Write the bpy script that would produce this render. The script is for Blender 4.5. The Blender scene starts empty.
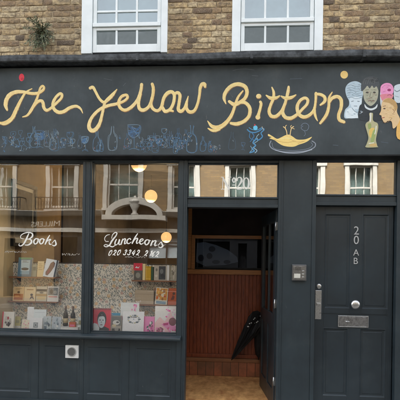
import bpy, bmesh, math, random
from mathutils import Vector, Matrix
random.seed(7)
C = bpy.context.scene.collection
S = bpy.context.scene

# ---------------------------------------------------------------- camera
FPX, CX0, CY0 = 460.0, 200.0, 258.0
YAW, PITCH, ROLL = math.radians(3.98), 0.0, math.radians(0.85)
EYE = Vector((0.0, -5.0, 1.72))
fw = Vector((-math.sin(YAW), math.cos(YAW), 0)); rt0 = Vector((math.cos(YAW), math.sin(YAW), 0)); up0 = rt0.cross(fw)
rt = rt0 * math.cos(ROLL) + up0 * math.sin(ROLL); up = -rt0 * math.sin(ROLL) + up0 * math.cos(ROLL)
cd = bpy.data.cameras.new('camera'); cam = bpy.data.objects.new('camera', cd); C.objects.link(cam)
cam.matrix_world = Matrix(((rt.x, up.x, -fw.x, EYE.x), (rt.y, up.y, -fw.y, EYE.y), (rt.z, up.z, -fw.z, EYE.z), (0, 0, 0, 1)))
cd.sensor_width = 36; cd.lens = FPX / 400 * 36; cd.shift_x = 0; cd.shift_y = (CY0 - 200) / 400
cd.clip_end = 2000; cd.clip_start = 0.05
S.camera = cam

# ---------------------------------------------------------------- light
SUN_EL, SUN_AZ = math.radians(48), math.radians(-14)     # azimuth from +Y towards +X
w = bpy.data.worlds.new('World'); S.world = w; w.use_nodes = True
nt = w.node_tree; nt.nodes.clear()
sky = nt.nodes.new('ShaderNodeTexSky'); sky.sky_type = 'NISHITA'; sky.sun_disc = False
sky.sun_elevation = SUN_EL; sky.sun_rotation = SUN_AZ; sky.dust_density = 4.0; sky.air_density = 1.0; sky.ozone_density = 1.0
bg = nt.nodes.new('ShaderNodeBackground'); bg.inputs[1].default_value = 0.15
wo = nt.nodes.new('ShaderNodeOutputWorld'); hs_ = nt.nodes.new('ShaderNodeHueSaturation'); hs_.inputs['Saturation'].default_value = 0.30
nt.links.new(sky.outputs[0], hs_.inputs['Color']); nt.links.new(hs_.outputs[0], bg.inputs[0]); nt.links.new(bg.outputs[0], wo.inputs[0])
sd = bpy.data.lights.new('sun', 'SUN'); sd.energy = 0.9; sd.angle = math.radians(14.0); sd.color = (1.0, 0.95, 0.87)
so = bpy.data.objects.new('sun', sd); C.objects.link(so)
sv = Vector((math.sin(SUN_AZ) * math.cos(SUN_EL), math.cos(SUN_AZ) * math.cos(SUN_EL), math.sin(SUN_EL)))
so.rotation_euler = sv.to_track_quat('Z', 'Y').to_euler()
S.view_settings.view_transform = 'Standard'; S.view_settings.look = 'None'; S.view_settings.gamma = 1
S.view_settings.use_curve_mapping = False
S.view_settings.exposure = 2.68
S.render.engine = 'CYCLES'
S.cycles.max_bounces = 10; S.cycles.transparent_max_bounces = 16; S.cycles.glossy_bounces = 5; S.cycles.diffuse_bounces = 4
S.cycles.use_denoising = True

# ---------------------------------------------------------------- helpers
def P(px, py, Y):
    """photo pixel -> point on the vertical plane at depth Y"""
    d = rt * (px - CX0) - up * (py - CY0) + fw * FPX
    t = (Y - EYE.y) / d.y
    return EYE + d * t
def PX(px, Y, py=258): return P(px, py, Y).x
def PZ(py, Y, px=200): return P(px, py, Y).z
PPM = 92.0

def tag(o, label=None, cat=None, group=None, kind=None):
    if label: o['label'] = label
    if cat: o['category'] = cat
    if group: o['group'] = group
    if kind: o['kind'] = kind
    return o
def thing(name, label, cat, loc=(0, 0, 0), group=None):
    o = bpy.data.objects.new(name, None); C.objects.link(o); o.location = loc
    o.empty_display_size = 0.1
    return tag(o, label, cat, group)
WM = {}
def wmat(o):
    if o is None: return Matrix.Identity(4)
    return WM.get(o.name) or (Matrix.Translation(o.location) @ o.rotation_euler.to_matrix().to_4x4() if o.parent is None else wmat(o.parent))
def link(name, me, mats, parent=None, bevel=0, smooth=False, label=None):
    """link a mesh whose vertices are in world space, as a child of parent"""
    o = bpy.data.objects.new(name, me); C.objects.link(o)
    for m in (mats if isinstance(mats, (list, tuple)) else [mats]): me.materials.append(m)
    if parent is not None:
        me.transform(wmat(parent).inverted()); o.parent = parent
    if smooth:
        for p in me.polygons: p.use_smooth = True
    if bevel:
        b = o.modifiers.new('bevel', 'BEVEL'); b.width = bevel; b.segments = 2; b.limit_method = 'ANGLE'; b.angle_limit = math.radians(40)
        b.harden_normals = False
    if label: o['label'] = label
    return o
class MB:
    def __init__(s): s.v = []; s.f = []; s.m = []; s.mi = 0
    def add(s, vs, fs):
        n = len(s.v); s.v += [tuple(v) for v in vs]; s.f += [tuple(i + n for i in f) for f in fs]; s.m += [s.mi] * len(fs); return s
    def box(s, x0, x1, y0, y1, z0, z1):
        x0, x1 = sorted((x0, x1)); y0, y1 = sorted((y0, y1)); z0, z1 = sorted((z0, z1))
        return s.add([(x0, y0, z0), (x1, y0, z0), (x1, y1, z0), (x0, y1, z0), (x0, y0, z1), (x1, y0, z1), (x1, y1, z1), (x0, y1, z1)],
                     [(0, 1, 5, 4), (1, 2, 6, 5), (2, 3, 7, 6), (3, 0, 4, 7), (4, 5, 6, 7), (3, 2, 1, 0)])
    def prism(s, prof, x0, x1):
        """profile of (y,z), extruded along x"""
        n = len(prof)
        vs = [(x0, a, b) for a, b in prof] + [(x1, a, b) for a, b in prof]
        fs = [(i, (i + 1) % n, (i + 1) % n + n, i + n) for i in range(n)] + [tuple(range(n))[::-1], tuple(range(n, 2 * n))]
        return s.add(vs, fs)
    def tube(s, pts, r, n=8, r1=None):
        pts = [Vector(p) for p in pts]; r1 = r if r1 is None else r1; rings = []
        for i, p in enumerate(pts):
            d = (pts[min(i + 1, len(pts) - 1)] - pts[max(i - 1, 0)]).normalized()
            a = d.orthogonal().normalized() if abs(d.z) > .9 or abs(d.z) < .1 else d.cross(Vector((0, 0, 1))).normalized()
            if i and rings: # keep frame stable
                a = (pa - d * pa.dot(d)).normalized()
            pa = a; b = d.cross(a); rr = r + (r1 - r) * i / (len(pts) - 1)
            rings.append([p + (a * math.cos(k * 2 * math.pi / n) + b * math.sin(k * 2 * math.pi / n)) * rr for k in range(n)])
        vs = [v for q in rings for v in q]
        fs = [(i * n + k, i * n + (k + 1) % n, (i + 1) * n + (k + 1) % n, (i + 1) * n + k) for i in range(len(pts) - 1) for k in range(n)]
        fs += [tuple(range(n))[::-1], tuple((len(pts) - 1) * n + k for k in range(n))]
        return s.add(vs, fs)
    def lathe(s, prof, c, n=24, axis='z'):
        """prof (r, h)"""
        vs = []
        for r, h in prof:
            for k in range(n):
                a = 2 * math.pi * k / n
                if axis == 'z': vs.append((c[0] + r * math.cos(a), c[1] + r * math.sin(a), c[2] + h))
                else: vs.append((c[0] + r * math.cos(a), c[1] - h, c[2] + r * math.sin(a)))
        fs = [(i * n + k, i * n + (k + 1) % n, (i + 1) * n + (k + 1) % n, (i + 1) * n + k) for i in range(len(prof) - 1) for k in range(n)]
        fs += [tuple(range(n))[::-1], tuple((len(prof) - 1) * n + k for k in range(n))]
        return s.add(vs, fs)
    def sphere(s, c, rx, ry, rz, n=16):
        prof = []
        vs = []; m = n // 2
        for i in range(m + 1):
            t = math.pi * i / m
            for k in range(n):
                a = 2 * math.pi * k / n
                vs.append((c[0] + rx * math.sin(t) * math.cos(a), c[1] + ry * math.sin(t) * math.sin(a), c[2] - rz * math.cos(t)))
        fs = [(i * n + k, i * n + (k + 1) % n, (i + 1) * n + (k + 1) % n, (i + 1) * n + k) for i in range(m) for k in range(n)]
        return s.add(vs, fs)
    def mesh(s, name='m'):
        me = bpy.data.meshes.new(name); me.from_pydata(s.v, [], s.f)
        me.polygons.foreach_set('material_index', s.m); me.update()
        bm = bmesh.new(); bm.from_mesh(me); bmesh.ops.recalc_face_normals(bm, faces=bm.faces); bm.to_mesh(me); bm.free()
        return me
    def build(s, name, mats, parent=None, bevel=0, smooth=False, label=None):
        return link(name, s.mesh(name), mats, parent, bevel, smooth, label)
def box(name, m, parent, x0, x1, y0, y1, z0, z1, bevel=0, label=None):
    return MB().box(x0, x1, y0, y1, z0, z1).build(name, m, parent, bevel, label=label)

def wall_cells(mb, x0, x1, z0, z1, y0, y1, holes):
    xs = sorted(set([x0, x1] + [h[0] for h in holes] + [h[1] for h in holes])); xs = [x for x in xs if x0 <= x <= x1]
    for a, b in zip(xs, xs[1:]):
        cm = (a + b) / 2; hs = sorted([(h[2], h[3]) for h in holes if h[0] < cm < h[1]]); z = z0
        for h0, h1 in hs:
            if h0 > z: mb.box(a, b, y0, y1, z, h0)
            z = max(z, h1)
        if z < z1: mb.box(a, b, y0, y1, z, z1)
    return mb

# ---------------------------------------------------------------- materials
def hexc(r, g, b):
    f = lambda c: (c / 255 / 12.92) if c / 255 <= .04045 else ((c / 255 + .055) / 1.055) ** 2.4
    return (f(r), f(g), f(b), 1)
def nodes(name):
    m = bpy.data.materials.new(name); m.use_nodes = True; t = m.node_tree
    return m, t, t.nodes['Principled BSDF']
def N(t, ty, **k):
    n = t.nodes.new(ty)
    for a, b in k.items(): setattr(n, a, b)
    return n
def mixc(t, fac, a, b, mode='MIX'):
    n = t.nodes.new('ShaderNodeMix'); n.data_type = 'RGBA'; n.blend_type = mode
    for i, v in ((0, fac), (6, a), (7, b)):
        if hasattr(v, 'is_linked'): t.links.new(v, n.inputs[i])
        else: n.inputs[i].default_value = v
    return n.outputs[2]
def ramp(t, src, stops):
    r = t.nodes.new('ShaderNodeValToRGB'); t.links.new(src, r.inputs[0])
    e = r.color_ramp.elements
    while len(e) < len(stops): e.new(0.5)
    for i, (p, c) in enumerate(stops):
        e[i].position = p; e[i].color = c if not isinstance(c, (int, float)) else (c, c, c, 1)
    return r.outputs[0]
def coords(t, scale=(1, 1, 1)):
    g = t.nodes.new('ShaderNodeNewGeometry'); mp = t.nodes.new('ShaderNodeMapping')
    mp.inputs['Scale'].default_value = scale; t.links.new(g.outputs['Position'], mp.inputs[0]); return mp.outputs[0]
def noise(t, co, scale, detail=4, rough=.6, dist=0):
    n = t.nodes.new('ShaderNodeTexNoise'); n.inputs['Scale'].default_value = scale; n.inputs['Detail'].default_value = detail
    n.inputs['Roughness'].default_value = rough; n.inputs['Distortion'].default_value = dist; t.links.new(co, n.inputs['Vector']); return n.outputs[0]
def bump(t, b, h, strength, dist=.01):
    n = t.nodes.new('ShaderNodeBump'); n.inputs['Strength'].default_value = strength; n.inputs['Distance'].default_value = dist
    t.links.new(h, n.inputs['Height']); t.links.new(n.outputs[0], b.inputs['Normal'])
def mat(name, col, rough=.6, var=.15, vs=6, metal=0, bmp=.1, bs=80, stretch=(1, 1, 1), spec=.5, dark=None):
    m, t, b = nodes(name); co = coords(t, stretch)
    n1 = noise(t, co, vs, 5)
    c2 = dark or tuple(max(0, x * (1 - 2.2 * var)) for x in col[:3]) + (1,)
    c1 = tuple(min(1, x * (1 + var)) for x in col[:3]) + (1,)
    t.links.new(mixc(t, ramp(t, n1, [(.3, 0.0), (.7, 1.0)]), c2, c1), b.inputs['Base Color'])
    r = ramp(t, n1, [(.3, min(1, rough + .12)), (.7, max(0, rough - .08))]); t.links.new(r, b.inputs['Roughness'])
    b.inputs['Metallic'].default_value = metal; b.inputs['Specular IOR Level'].default_value = spec
    if bmp: bump(t, b, noise(t, co, bs, 4), bmp, .004)
    return m
def paint_mat(name, col, rough=.38, scuff=.5):
    """old exterior gloss: brushed vertically, dusty bloom, scratches and chips"""
    m, t, b = nodes(name); co = coords(t); cs = coords(t, (9, 9, .5))
    big = noise(t, co, 1.7, 6, .65); streak = noise(t, cs, 9, 5, .7); fine = noise(t, co, 60, 5, .7)
    lo = tuple(x * .72 for x in col[:3]) + (1,); hi = tuple(x * 1.35 + .004 for x in col[:3]) + (1,)
    c = mixc(t, ramp(t, big, [(.3, 0.0), (.7, 1.0)]), lo, hi)
    c = mixc(t, ramp(t, streak, [(.56, 0.0), (.85, .22 * scuff)]), c, (.15, .16, .16, 1))
    chip = noise(t, coords(t, (1, 1, .6)), 7.5, 8, .78, .4); c = mixc(t, ramp(t, chip, [(.655, 0.0), (.67, .6 * scuff)]), c, (.19, .19, .175, 1))
    c = mixc(t, ramp(t, noise(t, co, 3.3, 7, .72), [(.55, 0.0), (.75, .35 * scuff)]), c, (.11, .115, .105, 1))
    c = mixc(t, ramp(t, fine, [(.66, 0.0), (.75, .5 * scuff)]), c, (.16, .17, .165, 1))
    t.links.new(c, b.inputs['Base Color'])
    t.links.new(ramp(t, big, [(.3, rough + .14), (.7, rough - .04)]), b.inputs['Roughness'])
    bump(t, b, mixc(t, .6, streak, fine), .15, .003)
    return m
SLATE = (.0195, .0305, .0365, 1)
M_paint = paint_mat('slate_paint', SLATE)
M_door = paint_mat('door_paint', (.0175, .0265, .032, 1), .33, .35)
M_sign = paint_mat('sign_board_paint', (.039, .051, .055, 1), .62, .7)
M_white = mat('white_gloss_paint', (.80, .85, .845, 1), .4, .04, 5, bmp=.12, bs=40)
M_lead = mat('weathered_lead', (.055, .062, .066, 1), .65, .35, 14, bmp=.9, bs=30)
M_black = mat('black_paint', (.010, .011, .012, 1), .6, .3, spec=.3)
M_chrome = mat('worn_steel', (.62, .62, .60, 1), .3, .15, 30, metal=1, bmp=.1)
M_letter = mat('cream_yellow_paint', (.90, .70, .31, 1), .6, .06, 30, bmp=.3, bs=90)
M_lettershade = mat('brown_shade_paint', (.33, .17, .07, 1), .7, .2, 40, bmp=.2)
M_decal = mat('white_window_lettering', (.85, .84, .78, 1), .5, .03, 20, bmp=0)

def flat(col, rough=.6, _c={}):
    k = (tuple(round(x, 4) for x in col[:3]), rough)
    if k not in _c: _c[k] = mat('printed_colour_%d' % len(_c), tuple(min(.93, x * 1.10) for x in col[:3]) + (1,), rough, .03, 60, bmp=.05)
    return _c[k]
def rgb(r, g, b): return flat(hexc(r, g, b))

def glass_mat(name, refl, tint=(.93, .95, .94, 1), wav=.0):
    m = bpy.data.materials.new(name); m.use_nodes = True; t = m.node_tree; t.nodes.clear()
    tr = N(t, 'ShaderNodeBsdfTransparent'); tr.inputs[0].default_value = tint
    gl = N(t, 'ShaderNodeBsdfGlossy'); gl.inputs['Roughness'].default_value = 0.0; gl.inputs[0].default_value = (1, 1, 1, 1)
    lw = N(t, 'ShaderNodeLayerWeight'); lw.inputs[0].default_value = .15
    ma = N(t, 'ShaderNodeMath', operation='MULTIPLY_ADD'); t.links.new(lw.outputs['Fresnel'], ma.inputs[0]); ma.inputs[1].default_value = 1 - refl; ma.inputs[2].default_value = refl
    ma.use_clamp = True
    if wav:
        nn = noise(t, coords(t), 1.6, 2, .4); bp = N(t, 'ShaderNodeBump'); bp.inputs['Strength'].default_value = wav; bp.inputs['Distance'].default_value = .01
        t.links.new(nn, bp.inputs['Height']); t.links.new(bp.outputs[0], gl.inputs['Normal'])
    mx = N(t, 'ShaderNodeMixShader'); o = N(t, 'ShaderNodeOutputMaterial')
    t.links.new(ma.outputs[0], mx.inputs[0]); t.links.new(tr.outputs[0], mx.inputs[1]); t.links.new(gl.outputs[0], mx.inputs[2]); t.links.new(mx.outputs[0], o.inputs[0])
    return m
M_glass = glass_mat('shop_glass', .075, (.995,.998,.995,1), wav=.10)
M_transom = glass_mat('transom_glass', .34, wav=.12)
M_upglass = glass_mat('sash_glass', .10, (.88,.95,.95,1), wav=.04)
M_opglass = glass_mat('street_glass', .06, wav=.2)

def brick_uv(name, c1, c2, mortar, bw=.225, bh=.075, off=.5, dirt=.3):
    m, t, b = nodes(name)
    g = N(t, 'ShaderNodeNewGeometry'); sp = N(t, 'ShaderNodeSeparateXYZ'); t.links.new(g.outputs['Position'], sp.inputs[0])
    cb = N(t, 'ShaderNodeCombineXYZ'); t.links.new(sp.outputs[0], cb.inputs[0]); t.links.new(sp.outputs[2], cb.inputs[1])
    br = N(t, 'ShaderNodeTexBrick'); t.links.new(cb.outputs[0], br.inputs[0])
    br.inputs['Scale'].default_value = 1; br.inputs['Brick Width'].default_value = bw; br.inputs['Row Height'].default_value = bh
    br.inputs['Mortar Size'].default_value = .006; br.inputs['Color1'].default_value = c1; br.inputs['Color2'].default_value = c2; br.inputs['Mortar'].default_value = mortar
    n1 = noise(t, g.outputs['Position'], 3, 6)
    t.links.new(mixc(t, ramp(t, n1, [(.35, dirt), (.65, 0.0)]), br.outputs[0], (.12, .09, .06, 1)), b.inputs['Base Color'])
    b.inputs['Roughness'].default_value = .9; bump(t, b, br.outputs['Fac'], -.5, .01)
    return m

# real bricks: per-brick colour from an attribute on the mesh
def stock_brick_mat():
    m, t, b = nodes('yellow_stock_brick'); co = coords(t)
    at = N(t, 'ShaderNodeAttribute', attribute_name='tone')
    n1 = noise(t, co, 26, 6, .7); n2 = noise(t, co, 1.3, 4, .6); n3 = noise(t, co, 140, 4, .7)
    base = ramp(t, at.outputs['Fac'], [(0, (.10, .075, .052, 1)), (.2, (.25, .155, .085, 1)), (.42, (.42, .28, .14, 1)), (.66, (.66, .48, .24, 1)), (1, (.74, .60, .36, 1))])
    n4 = noise(t, coords(t, (1, 1, 2.6)), 11, 6, .72); n5 = noise(t, coords(t, (1, 1, 1.8)), 48, 5, .75)
    c = mixc(t, ramp(t, n1, [(.40, 0.0), (.62, .70)]), base, (.16, .105, .07, 1))
    c = mixc(t, ramp(t, n4, [(.50, 0.0), (.62, .60)]), c, (.085, .068, .052, 1))
    c = mixc(t, ramp(t, n5, [(.56, 0.0), (.66, .70)]), c, (.07, .055, .042, 1))
    c = mixc(t, ramp(t, n3, [(.53, 0.0), (.70, .75)]), c, (.66, .56, .38, 1))
    c = mixc(t, ramp(t, n2, [(.40, .35), (.62, 0.0)]), c, (.085, .072, .055, 1))
    t.links.new(c, b.inputs['Base Color']); b.inputs['Roughness'].default_value = .92
    bump(t, b, mixc(t, .5, n1, n3), .9, .008)
    return m
M_stock = stock_brick_mat()
M_mortar = mat('lime_mortar', (.46, .365, .235, 1), .95, .30, 14, bmp=.8, bs=60)

def wood_mat(name, c1, c2, rough=.5, plank=None, axis=0):
    m, t, b = nodes(name); st = (12, 12, 1.2) if axis == 2 else (1.2, 12, 12)
    co = coords(t, st); n = noise(t, co, 6, 6, .65, .6)
    t.links.new(mixc(t, ramp(t, n, [(.3, 0.0), (.7, 1.0)]), c1, c2), b.inputs['Base Color'])
    b.inputs['Roughness'].default_value = rough; bump(t, b, n, .15, .002); return m
M_mahog = wood_mat('red_brown_boarding', (.12, .022, .008, 1), (.38, .088, .026, 1), .42, axis=2)
M_oak = wood_mat('varnished_frame_wood', (.34, .13, .035, 1), (.54, .24, .07, 1), .4)
M_shelf = wood_mat('shelf_wood', (.20, .075, .03, 1), (.34, .15, .06, 1), .5)

def wallpaper_mat():
    m, t, b = nodes('leafy_floral_wallpaper')
    g = N(t, 'ShaderNodeNewGeometry'); sp = N(t, 'ShaderNodeSeparateXYZ'); t.links.new(g.outputs['Position'], sp.inputs[0])
    cb = N(t, 'ShaderNodeCombineXYZ'); t.links.new(sp.outputs[0], cb.inputs[0]); t.links.new(sp.outputs[2], cb.inputs[1])
    co = cb.outputs[0]
    def leaf(rot, scale, stretch, thr, seed):
        mp = N(t, 'ShaderNodeMapping', vector_type='TEXTURE'); mp.inputs['Rotation'].default_value = (0, 0, rot); mp.inputs['Scale'].default_value = (1 / (scale * stretch), 1 / scale, 1)
        mp.inputs['Location'].default_value = (seed, seed * 1.7, 0)
        t.links.new(co, mp.inputs[0])
        v = N(t, 'ShaderNodeTexVoronoi', feature='F1', voronoi_dimensions='2D'); v.inputs['Scale'].default_value = 1; v.inputs['Randomness'].default_value = .9
        t.links.new(mp.outputs[0], v.inputs['Vector']); return ramp(t, v.outputs['Distance'], [(thr - .05, 1.0), (thr + .03, 0.0)])
    base = (.88, .82, .70, 1)
    c = mixc(t, leaf(.7, 17, 2.7, .25, 1), base, (.26, .30, .27, 1))
    c = mixc(t, leaf(-.8, 16, 2.8, .24, 4), c, (.46, .42, .34, 1))
    c = mixc(t, leaf(.1, 15, 3.2, .19, 7), c, (.15, .19, .19, 1))
    c = mixc(t, leaf(1.3, 18, 2.6, .17, 12), c, (.42, .42, .36, 1))
    c = mixc(t, leaf(0, 7.5, 1.0, .17, 9), c, (.78, .54, .30, 1))
    c = mixc(t, leaf(.3, 7.0, 1.0, .14, 15), c, (.66, .44, .36, 1))
    c = mixc(t, leaf(.3, 26, 1.0, .16, 19), c, (.90, .84, .74, 1))
    t.links.new(c, b.inputs['Base Color']); b.inputs['Roughness'].default_value = .8
    return m
M_wallpaper = wallpaper_mat()
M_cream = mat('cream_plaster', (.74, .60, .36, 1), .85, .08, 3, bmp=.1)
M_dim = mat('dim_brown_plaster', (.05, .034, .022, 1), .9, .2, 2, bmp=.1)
M_page = mat('paper', (.84, .83, .79, 1), .8, .05, 50, bmp=.1)

# ---------------------------------------------------------------- ribbons (brush strokes)
def catmull(pts, k=6):
    out = []; n = len(pts)
    for i in range(n - 1):
        p0 = pts[max(i - 1, 0)]; p1 = pts[i]; p2 = pts[i + 1]; p3 = pts[min(i + 2, n - 1)]
        for j in range(k):
            t = j / k
            out.append([.5 * (2 * b + (c - a) * t + (2 * a - 5 * b + 4 * c - d) * t * t + (3 * b - a - 3 * c + d) * t ** 3) for a, b, c, d in zip(p0, p1, p2, p3)])
    out.append(list(pts[-1])); return out
_rk = [0]
def ribbon(mb, pts, Y, dx=0, dy=0, wmul=1, k=6, lift=.0004, thick=0, wobble=0):
    """stroke of (px,py,width px) laid on the plane Y as a strip of paint"""
    q = catmull([tuple(map(float, p)) for p in pts], k)
    base = Y - (_rk[0] % 7) * .00004; _rk[0] += 1
    W = [(P(a + dx, b + dy, Y), max(.25, c) * wmul / PPM / 2 * (1 + wobble * random.uniform(-1, 1))) for a, b, c in q]
    vs = []; n = len(W)
    for i, (p, r) in enumerate(W):
        d = W[min(i + 1, n - 1)][0] - W[max(i - 1, 0)][0]; d = Vector((d.x, 0, d.z))
        d = d.normalized() if d.length > 1e-7 else Vector((1, 0, 0)); nn = Vector((-d.z, 0, d.x)); y = base - lift * i / n
        vs += [(p.x + nn.x * r, y, p.z + nn.z * r), (p.x - nn.x * r, y, p.z - nn.z * r)]
    mb.add(vs, [(2 * i, 2 * i + 1, 2 * i + 3, 2 * i + 2) for i in range(n - 1)])
    for e in (0, n - 1):     # round ends, slightly above
        p, r = W[e]; y = base - lift * e / n - .00005
        mb.add([(p.x + r * math.cos(a * math.pi / 5), y, p.z + r * math.sin(a * math.pi / 5)) for a in range(10)], [tuple(range(10))])
def poly(mb, pts, Y, smooth=True, k=4):
    if smooth:
        n = len(pts); out = []
        for i in range(n):
            p0, p1, p2, p3 = pts[i - 1], pts[i], pts[(i + 1) % n], pts[(i + 2) % n]
            for j in range(k):
                t = j / k
                out.append([.5 * (2 * b + (c - a) * t + (2 * a - 5 * b + 4 * c - d) * t * t + (3 * b - a - 3 * c + d) * t ** 3) for a, b, c, d in zip(p0, p1, p2, p3)])
        pts = out
    vs = [P(a, b, Y) for a, b in pts]; mb.add([(v.x, Y, v.z) for v in vs], [tuple(range(len(vs)))])
def ell(cx, cy, rx, ry, n=20, rot=0):
    c, s = math.cos(rot), math.sin(rot)
    return [(cx + rx * math.cos(a) * c - ry * math.sin(a) * s, cy + rx * math.cos(a) * s + ry * math.sin(a) * c) for a in [2 * math.pi * i / n for i in range(n)]]

# ================================================================ GROUND
def sheet(name, m, x0, x1, y0, y1, z):
    o = MB().add([(x0, y0, z), (x1, y0, z), (x1, y1, z), (x0, y1, z)], [(0, 1, 2, 3)]).build(name, m); o['kind'] = 'structure'; return o
M_asphalt = mat('asphalt', (.05, .05, .052, 1), .9, .25, 3, bmp=.8, bs=150)
M_flag = brick_uv('paving', (.30, .29, .27, 1), (.25, .245, .235, 1), (.12, .12, .11, 1), .6, .6)
def paving_mat():
    m, t, b = nodes('paving_slabs'); g = N(t, 'ShaderNodeNewGeometry')
    br = N(t, 'ShaderNodeTexBrick'); t.links.new(g.outputs['Position'], br.inputs[0])
    br.inputs['Scale'].default_value = 1; br.inputs['Brick Width'].default_value = .75; br.inputs['Row Height'].default_value = .6; br.inputs['Mortar Size'].default_value = .005
    br.inputs['Color1'].default_value = (.31, .295, .27, 1); br.inputs['Color2'].default_value = (.25, .24, .225, 1); br.inputs['Mortar'].default_value = (.1, .1, .09, 1)
    t.links.new(mixc(t, ramp(t, noise(t, g.outputs['Position'], 4, 6), [(.4, .4), (.6, 0.0)]), br.outputs[0], (.14, .13, .12, 1)), b.inputs['Base Color']); b.inputs['Roughness'].default_value = .85
    return m
M_pave = paving_mat()
sheet('ground', M_asphalt, -400, 400, -400, 400, -0.16)
sheet('road', M_asphalt, -60, 60, -10.6, -2.4, -0.13)
o = box('pavement', M_pave, None, -60, 60, -2.4, 0.02, -0.3, 0.0); o['kind'] = 'structure'
o = box('pavement', M_asphalt, None, -60, 60, -12.86, -10.6, -0.3, 0.0); o['kind'] = 'structure'
M_granite = mat('granite_kerb', (.13, .13, .13, 1), .8, .2, 30)
o = box('kerb', M_granite, None, -60, 60, -2.55, -2.403, -0.3, 0.004, .01); o['kind'] = 'structure'
o = box('kerb', M_granite, None, -60, 60, -10.597, -10.45, -0.3, 0.004, .01); o['kind'] = 'structure'
M_line = mat('yellow_road_paint', (.62, .46, .07, 1), .7, .2, 20)
for k in (0, 1):
    o = sheet('road_marking', M_line, -60, 60, -2.85 - k * .17, -2.77 - k * .17, -0.126)

# ================================================================ THE SHOP BUILDING
B = thing('shop_building', 'dark slate painted shopfront with brick storey above, holding both doors and the big shop windows', 'building', (0, 0, 0))
XL, XR = -3.3, 2.35                      # extent of the shopfront
ZF0, ZF1 = PZ(155.2, -.06), PZ(65.4, -.06)        # fascia board
ZL0, ZL1 = PZ(59.3, -.17), PZ(51.7, -.17)         # lead flashing front
BY = .05                                  # face of the brickwork
# sash window openings
def winrect(pl, pr, pt, pb, Y): return PX(pl, Y, 26), PX(pr, Y, 26), PZ(pb, Y, (pl + pr) / 2), PZ(pt, Y, (pl + pr) / 2)
wA = winrect(82, 167.3, -60, 53.5, BY); wB = winrect(232.3, 322.5, -62, 51.5, BY)
ZW0 = ZL1 - .02
ops = [(wA[0], wA[1], 0, wA[3]), (wB[0], wB[1], 0, wB[3])]
# bricks, laid in Flemish bond with open joints; each has its own tone
def bricks():
    vs, fs, tones = [], [], []
    ch = .0650; z = ZL1 - .06; row = 0
    rr = random.Random(3)
    while z < 5.75:
        x = -3.6 - (row % 2) * .158; k = row % 2
        while x < 3.6:
            L = .200 if k % 2 == 0 else .096; k += 1
            a, b = x + .004, x + L + .004; x += L + .011
            segs = [(a, b)]
            for o0, o1, oz0, oz1 in ops:
                if z < oz1:
                    ns = []
                    for s0, s1 in segs:
                        if s1 <= o0 or s0 >= o1: ns.append((s0, s1))
                        else:
                            if s0 < o0 - .02: ns.append((s0, o0))
                            if s1 > o1 + .02: ns.append((o1, s1))
                    segs = ns
            for a2, b2 in segs:
                dy = rr.uniform(-.003, .003); h0 = z + rr.uniform(0, .002); h1 = z + ch - .010 + rr.uniform(-.003, .003)
                n = len(vs); c = .005; y0 = BY + dy
                nx = max(2, int((b2 - a2) / .035)); nz = 3
                front = []
                for j in range(nz + 1):
                    for i in range(nx + 1):
                        ex = i in (0, nx); ez = j in (0, nz)
                        px = a2 + (b2 - a2) * i / nx; pz = h0 + (h1 - h0) * j / nz
                        px += rr.uniform(-.0026, .0026); pz += rr.uniform(-.0022, .0022)
                        py = y0 + rr.uniform(-.0012, .0012) + (.0015 if ex or ez else 0) + (.004 if ex and ez else 0)
                        front.append((px, py, pz))
                vs += front
                for j in range(nz):
                    for i in range(nx):
                        q = n + j * (nx + 1) + i; fs.append((q, q + 1, q + nx + 2, q + nx + 1))
                bn = len(vs); ring = [j for j in range(nx + 1)] + [(j + 1) * (nx + 1) + nx for j in range(nz)] + [nz * (nx + 1) + i for i in range(nx - 1, -1, -1)] + [j * (nx + 1) for j in range(nz - 1, 0, -1)]
                for r_ in ring: p = front[r_]; vs.append((p[0], BY + .03, p[2]))
                for q in range(len(ring)):
                    q2 = (q + 1) % len(ring); fs.append((n + ring[q], bn + q, bn + q2, n + ring[q2]))
                tn = min(1, max(0, rr.gauss(.62, .27) + (-.10 if a2 > .9 else 0) + (.16 if a2 < -2.05 else 0))); tones += [tn] * (len(vs) - n)
        z += ch; row += 1
    me = bpy.data.meshes.new('brickwork'); me.from_pydata(vs, [], fs); me.update()
    at = me.attributes.new('tone', 'FLOAT', 'POINT'); at.data.foreach_set('value', tones)
    return me
link('brickwork', bricks(), M_stock, B)
mb = MB(); hs = [(wA[0], wA[1], ZW0, wA[3]), (wB[0], wB[1], ZW0, wB[3])]
wall_cells(mb, -3.6, 3.6, ZF0 + .05, 5.76, BY + .0085, BY + .25, hs)
mb.build('wall', M_mortar, B)
M_brickup = brick_uv('upper_brickwork', (.40, .30, .16, 1), (.26, .19, .11, 1), (.28, .23, .16, 1))
box('upper_wall', M_brickup, B, -3.6, 3.6, BY, BY + .25, 5.762, 9.6)
# shell that keeps the rooms dark
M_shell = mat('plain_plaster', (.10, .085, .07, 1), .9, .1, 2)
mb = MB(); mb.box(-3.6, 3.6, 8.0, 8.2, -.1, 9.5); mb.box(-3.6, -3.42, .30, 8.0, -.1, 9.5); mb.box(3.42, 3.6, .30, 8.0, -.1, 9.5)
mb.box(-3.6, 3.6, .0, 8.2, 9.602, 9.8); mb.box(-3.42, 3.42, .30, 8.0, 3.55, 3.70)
mb.build('inner_walls', M_shell, B)

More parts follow.
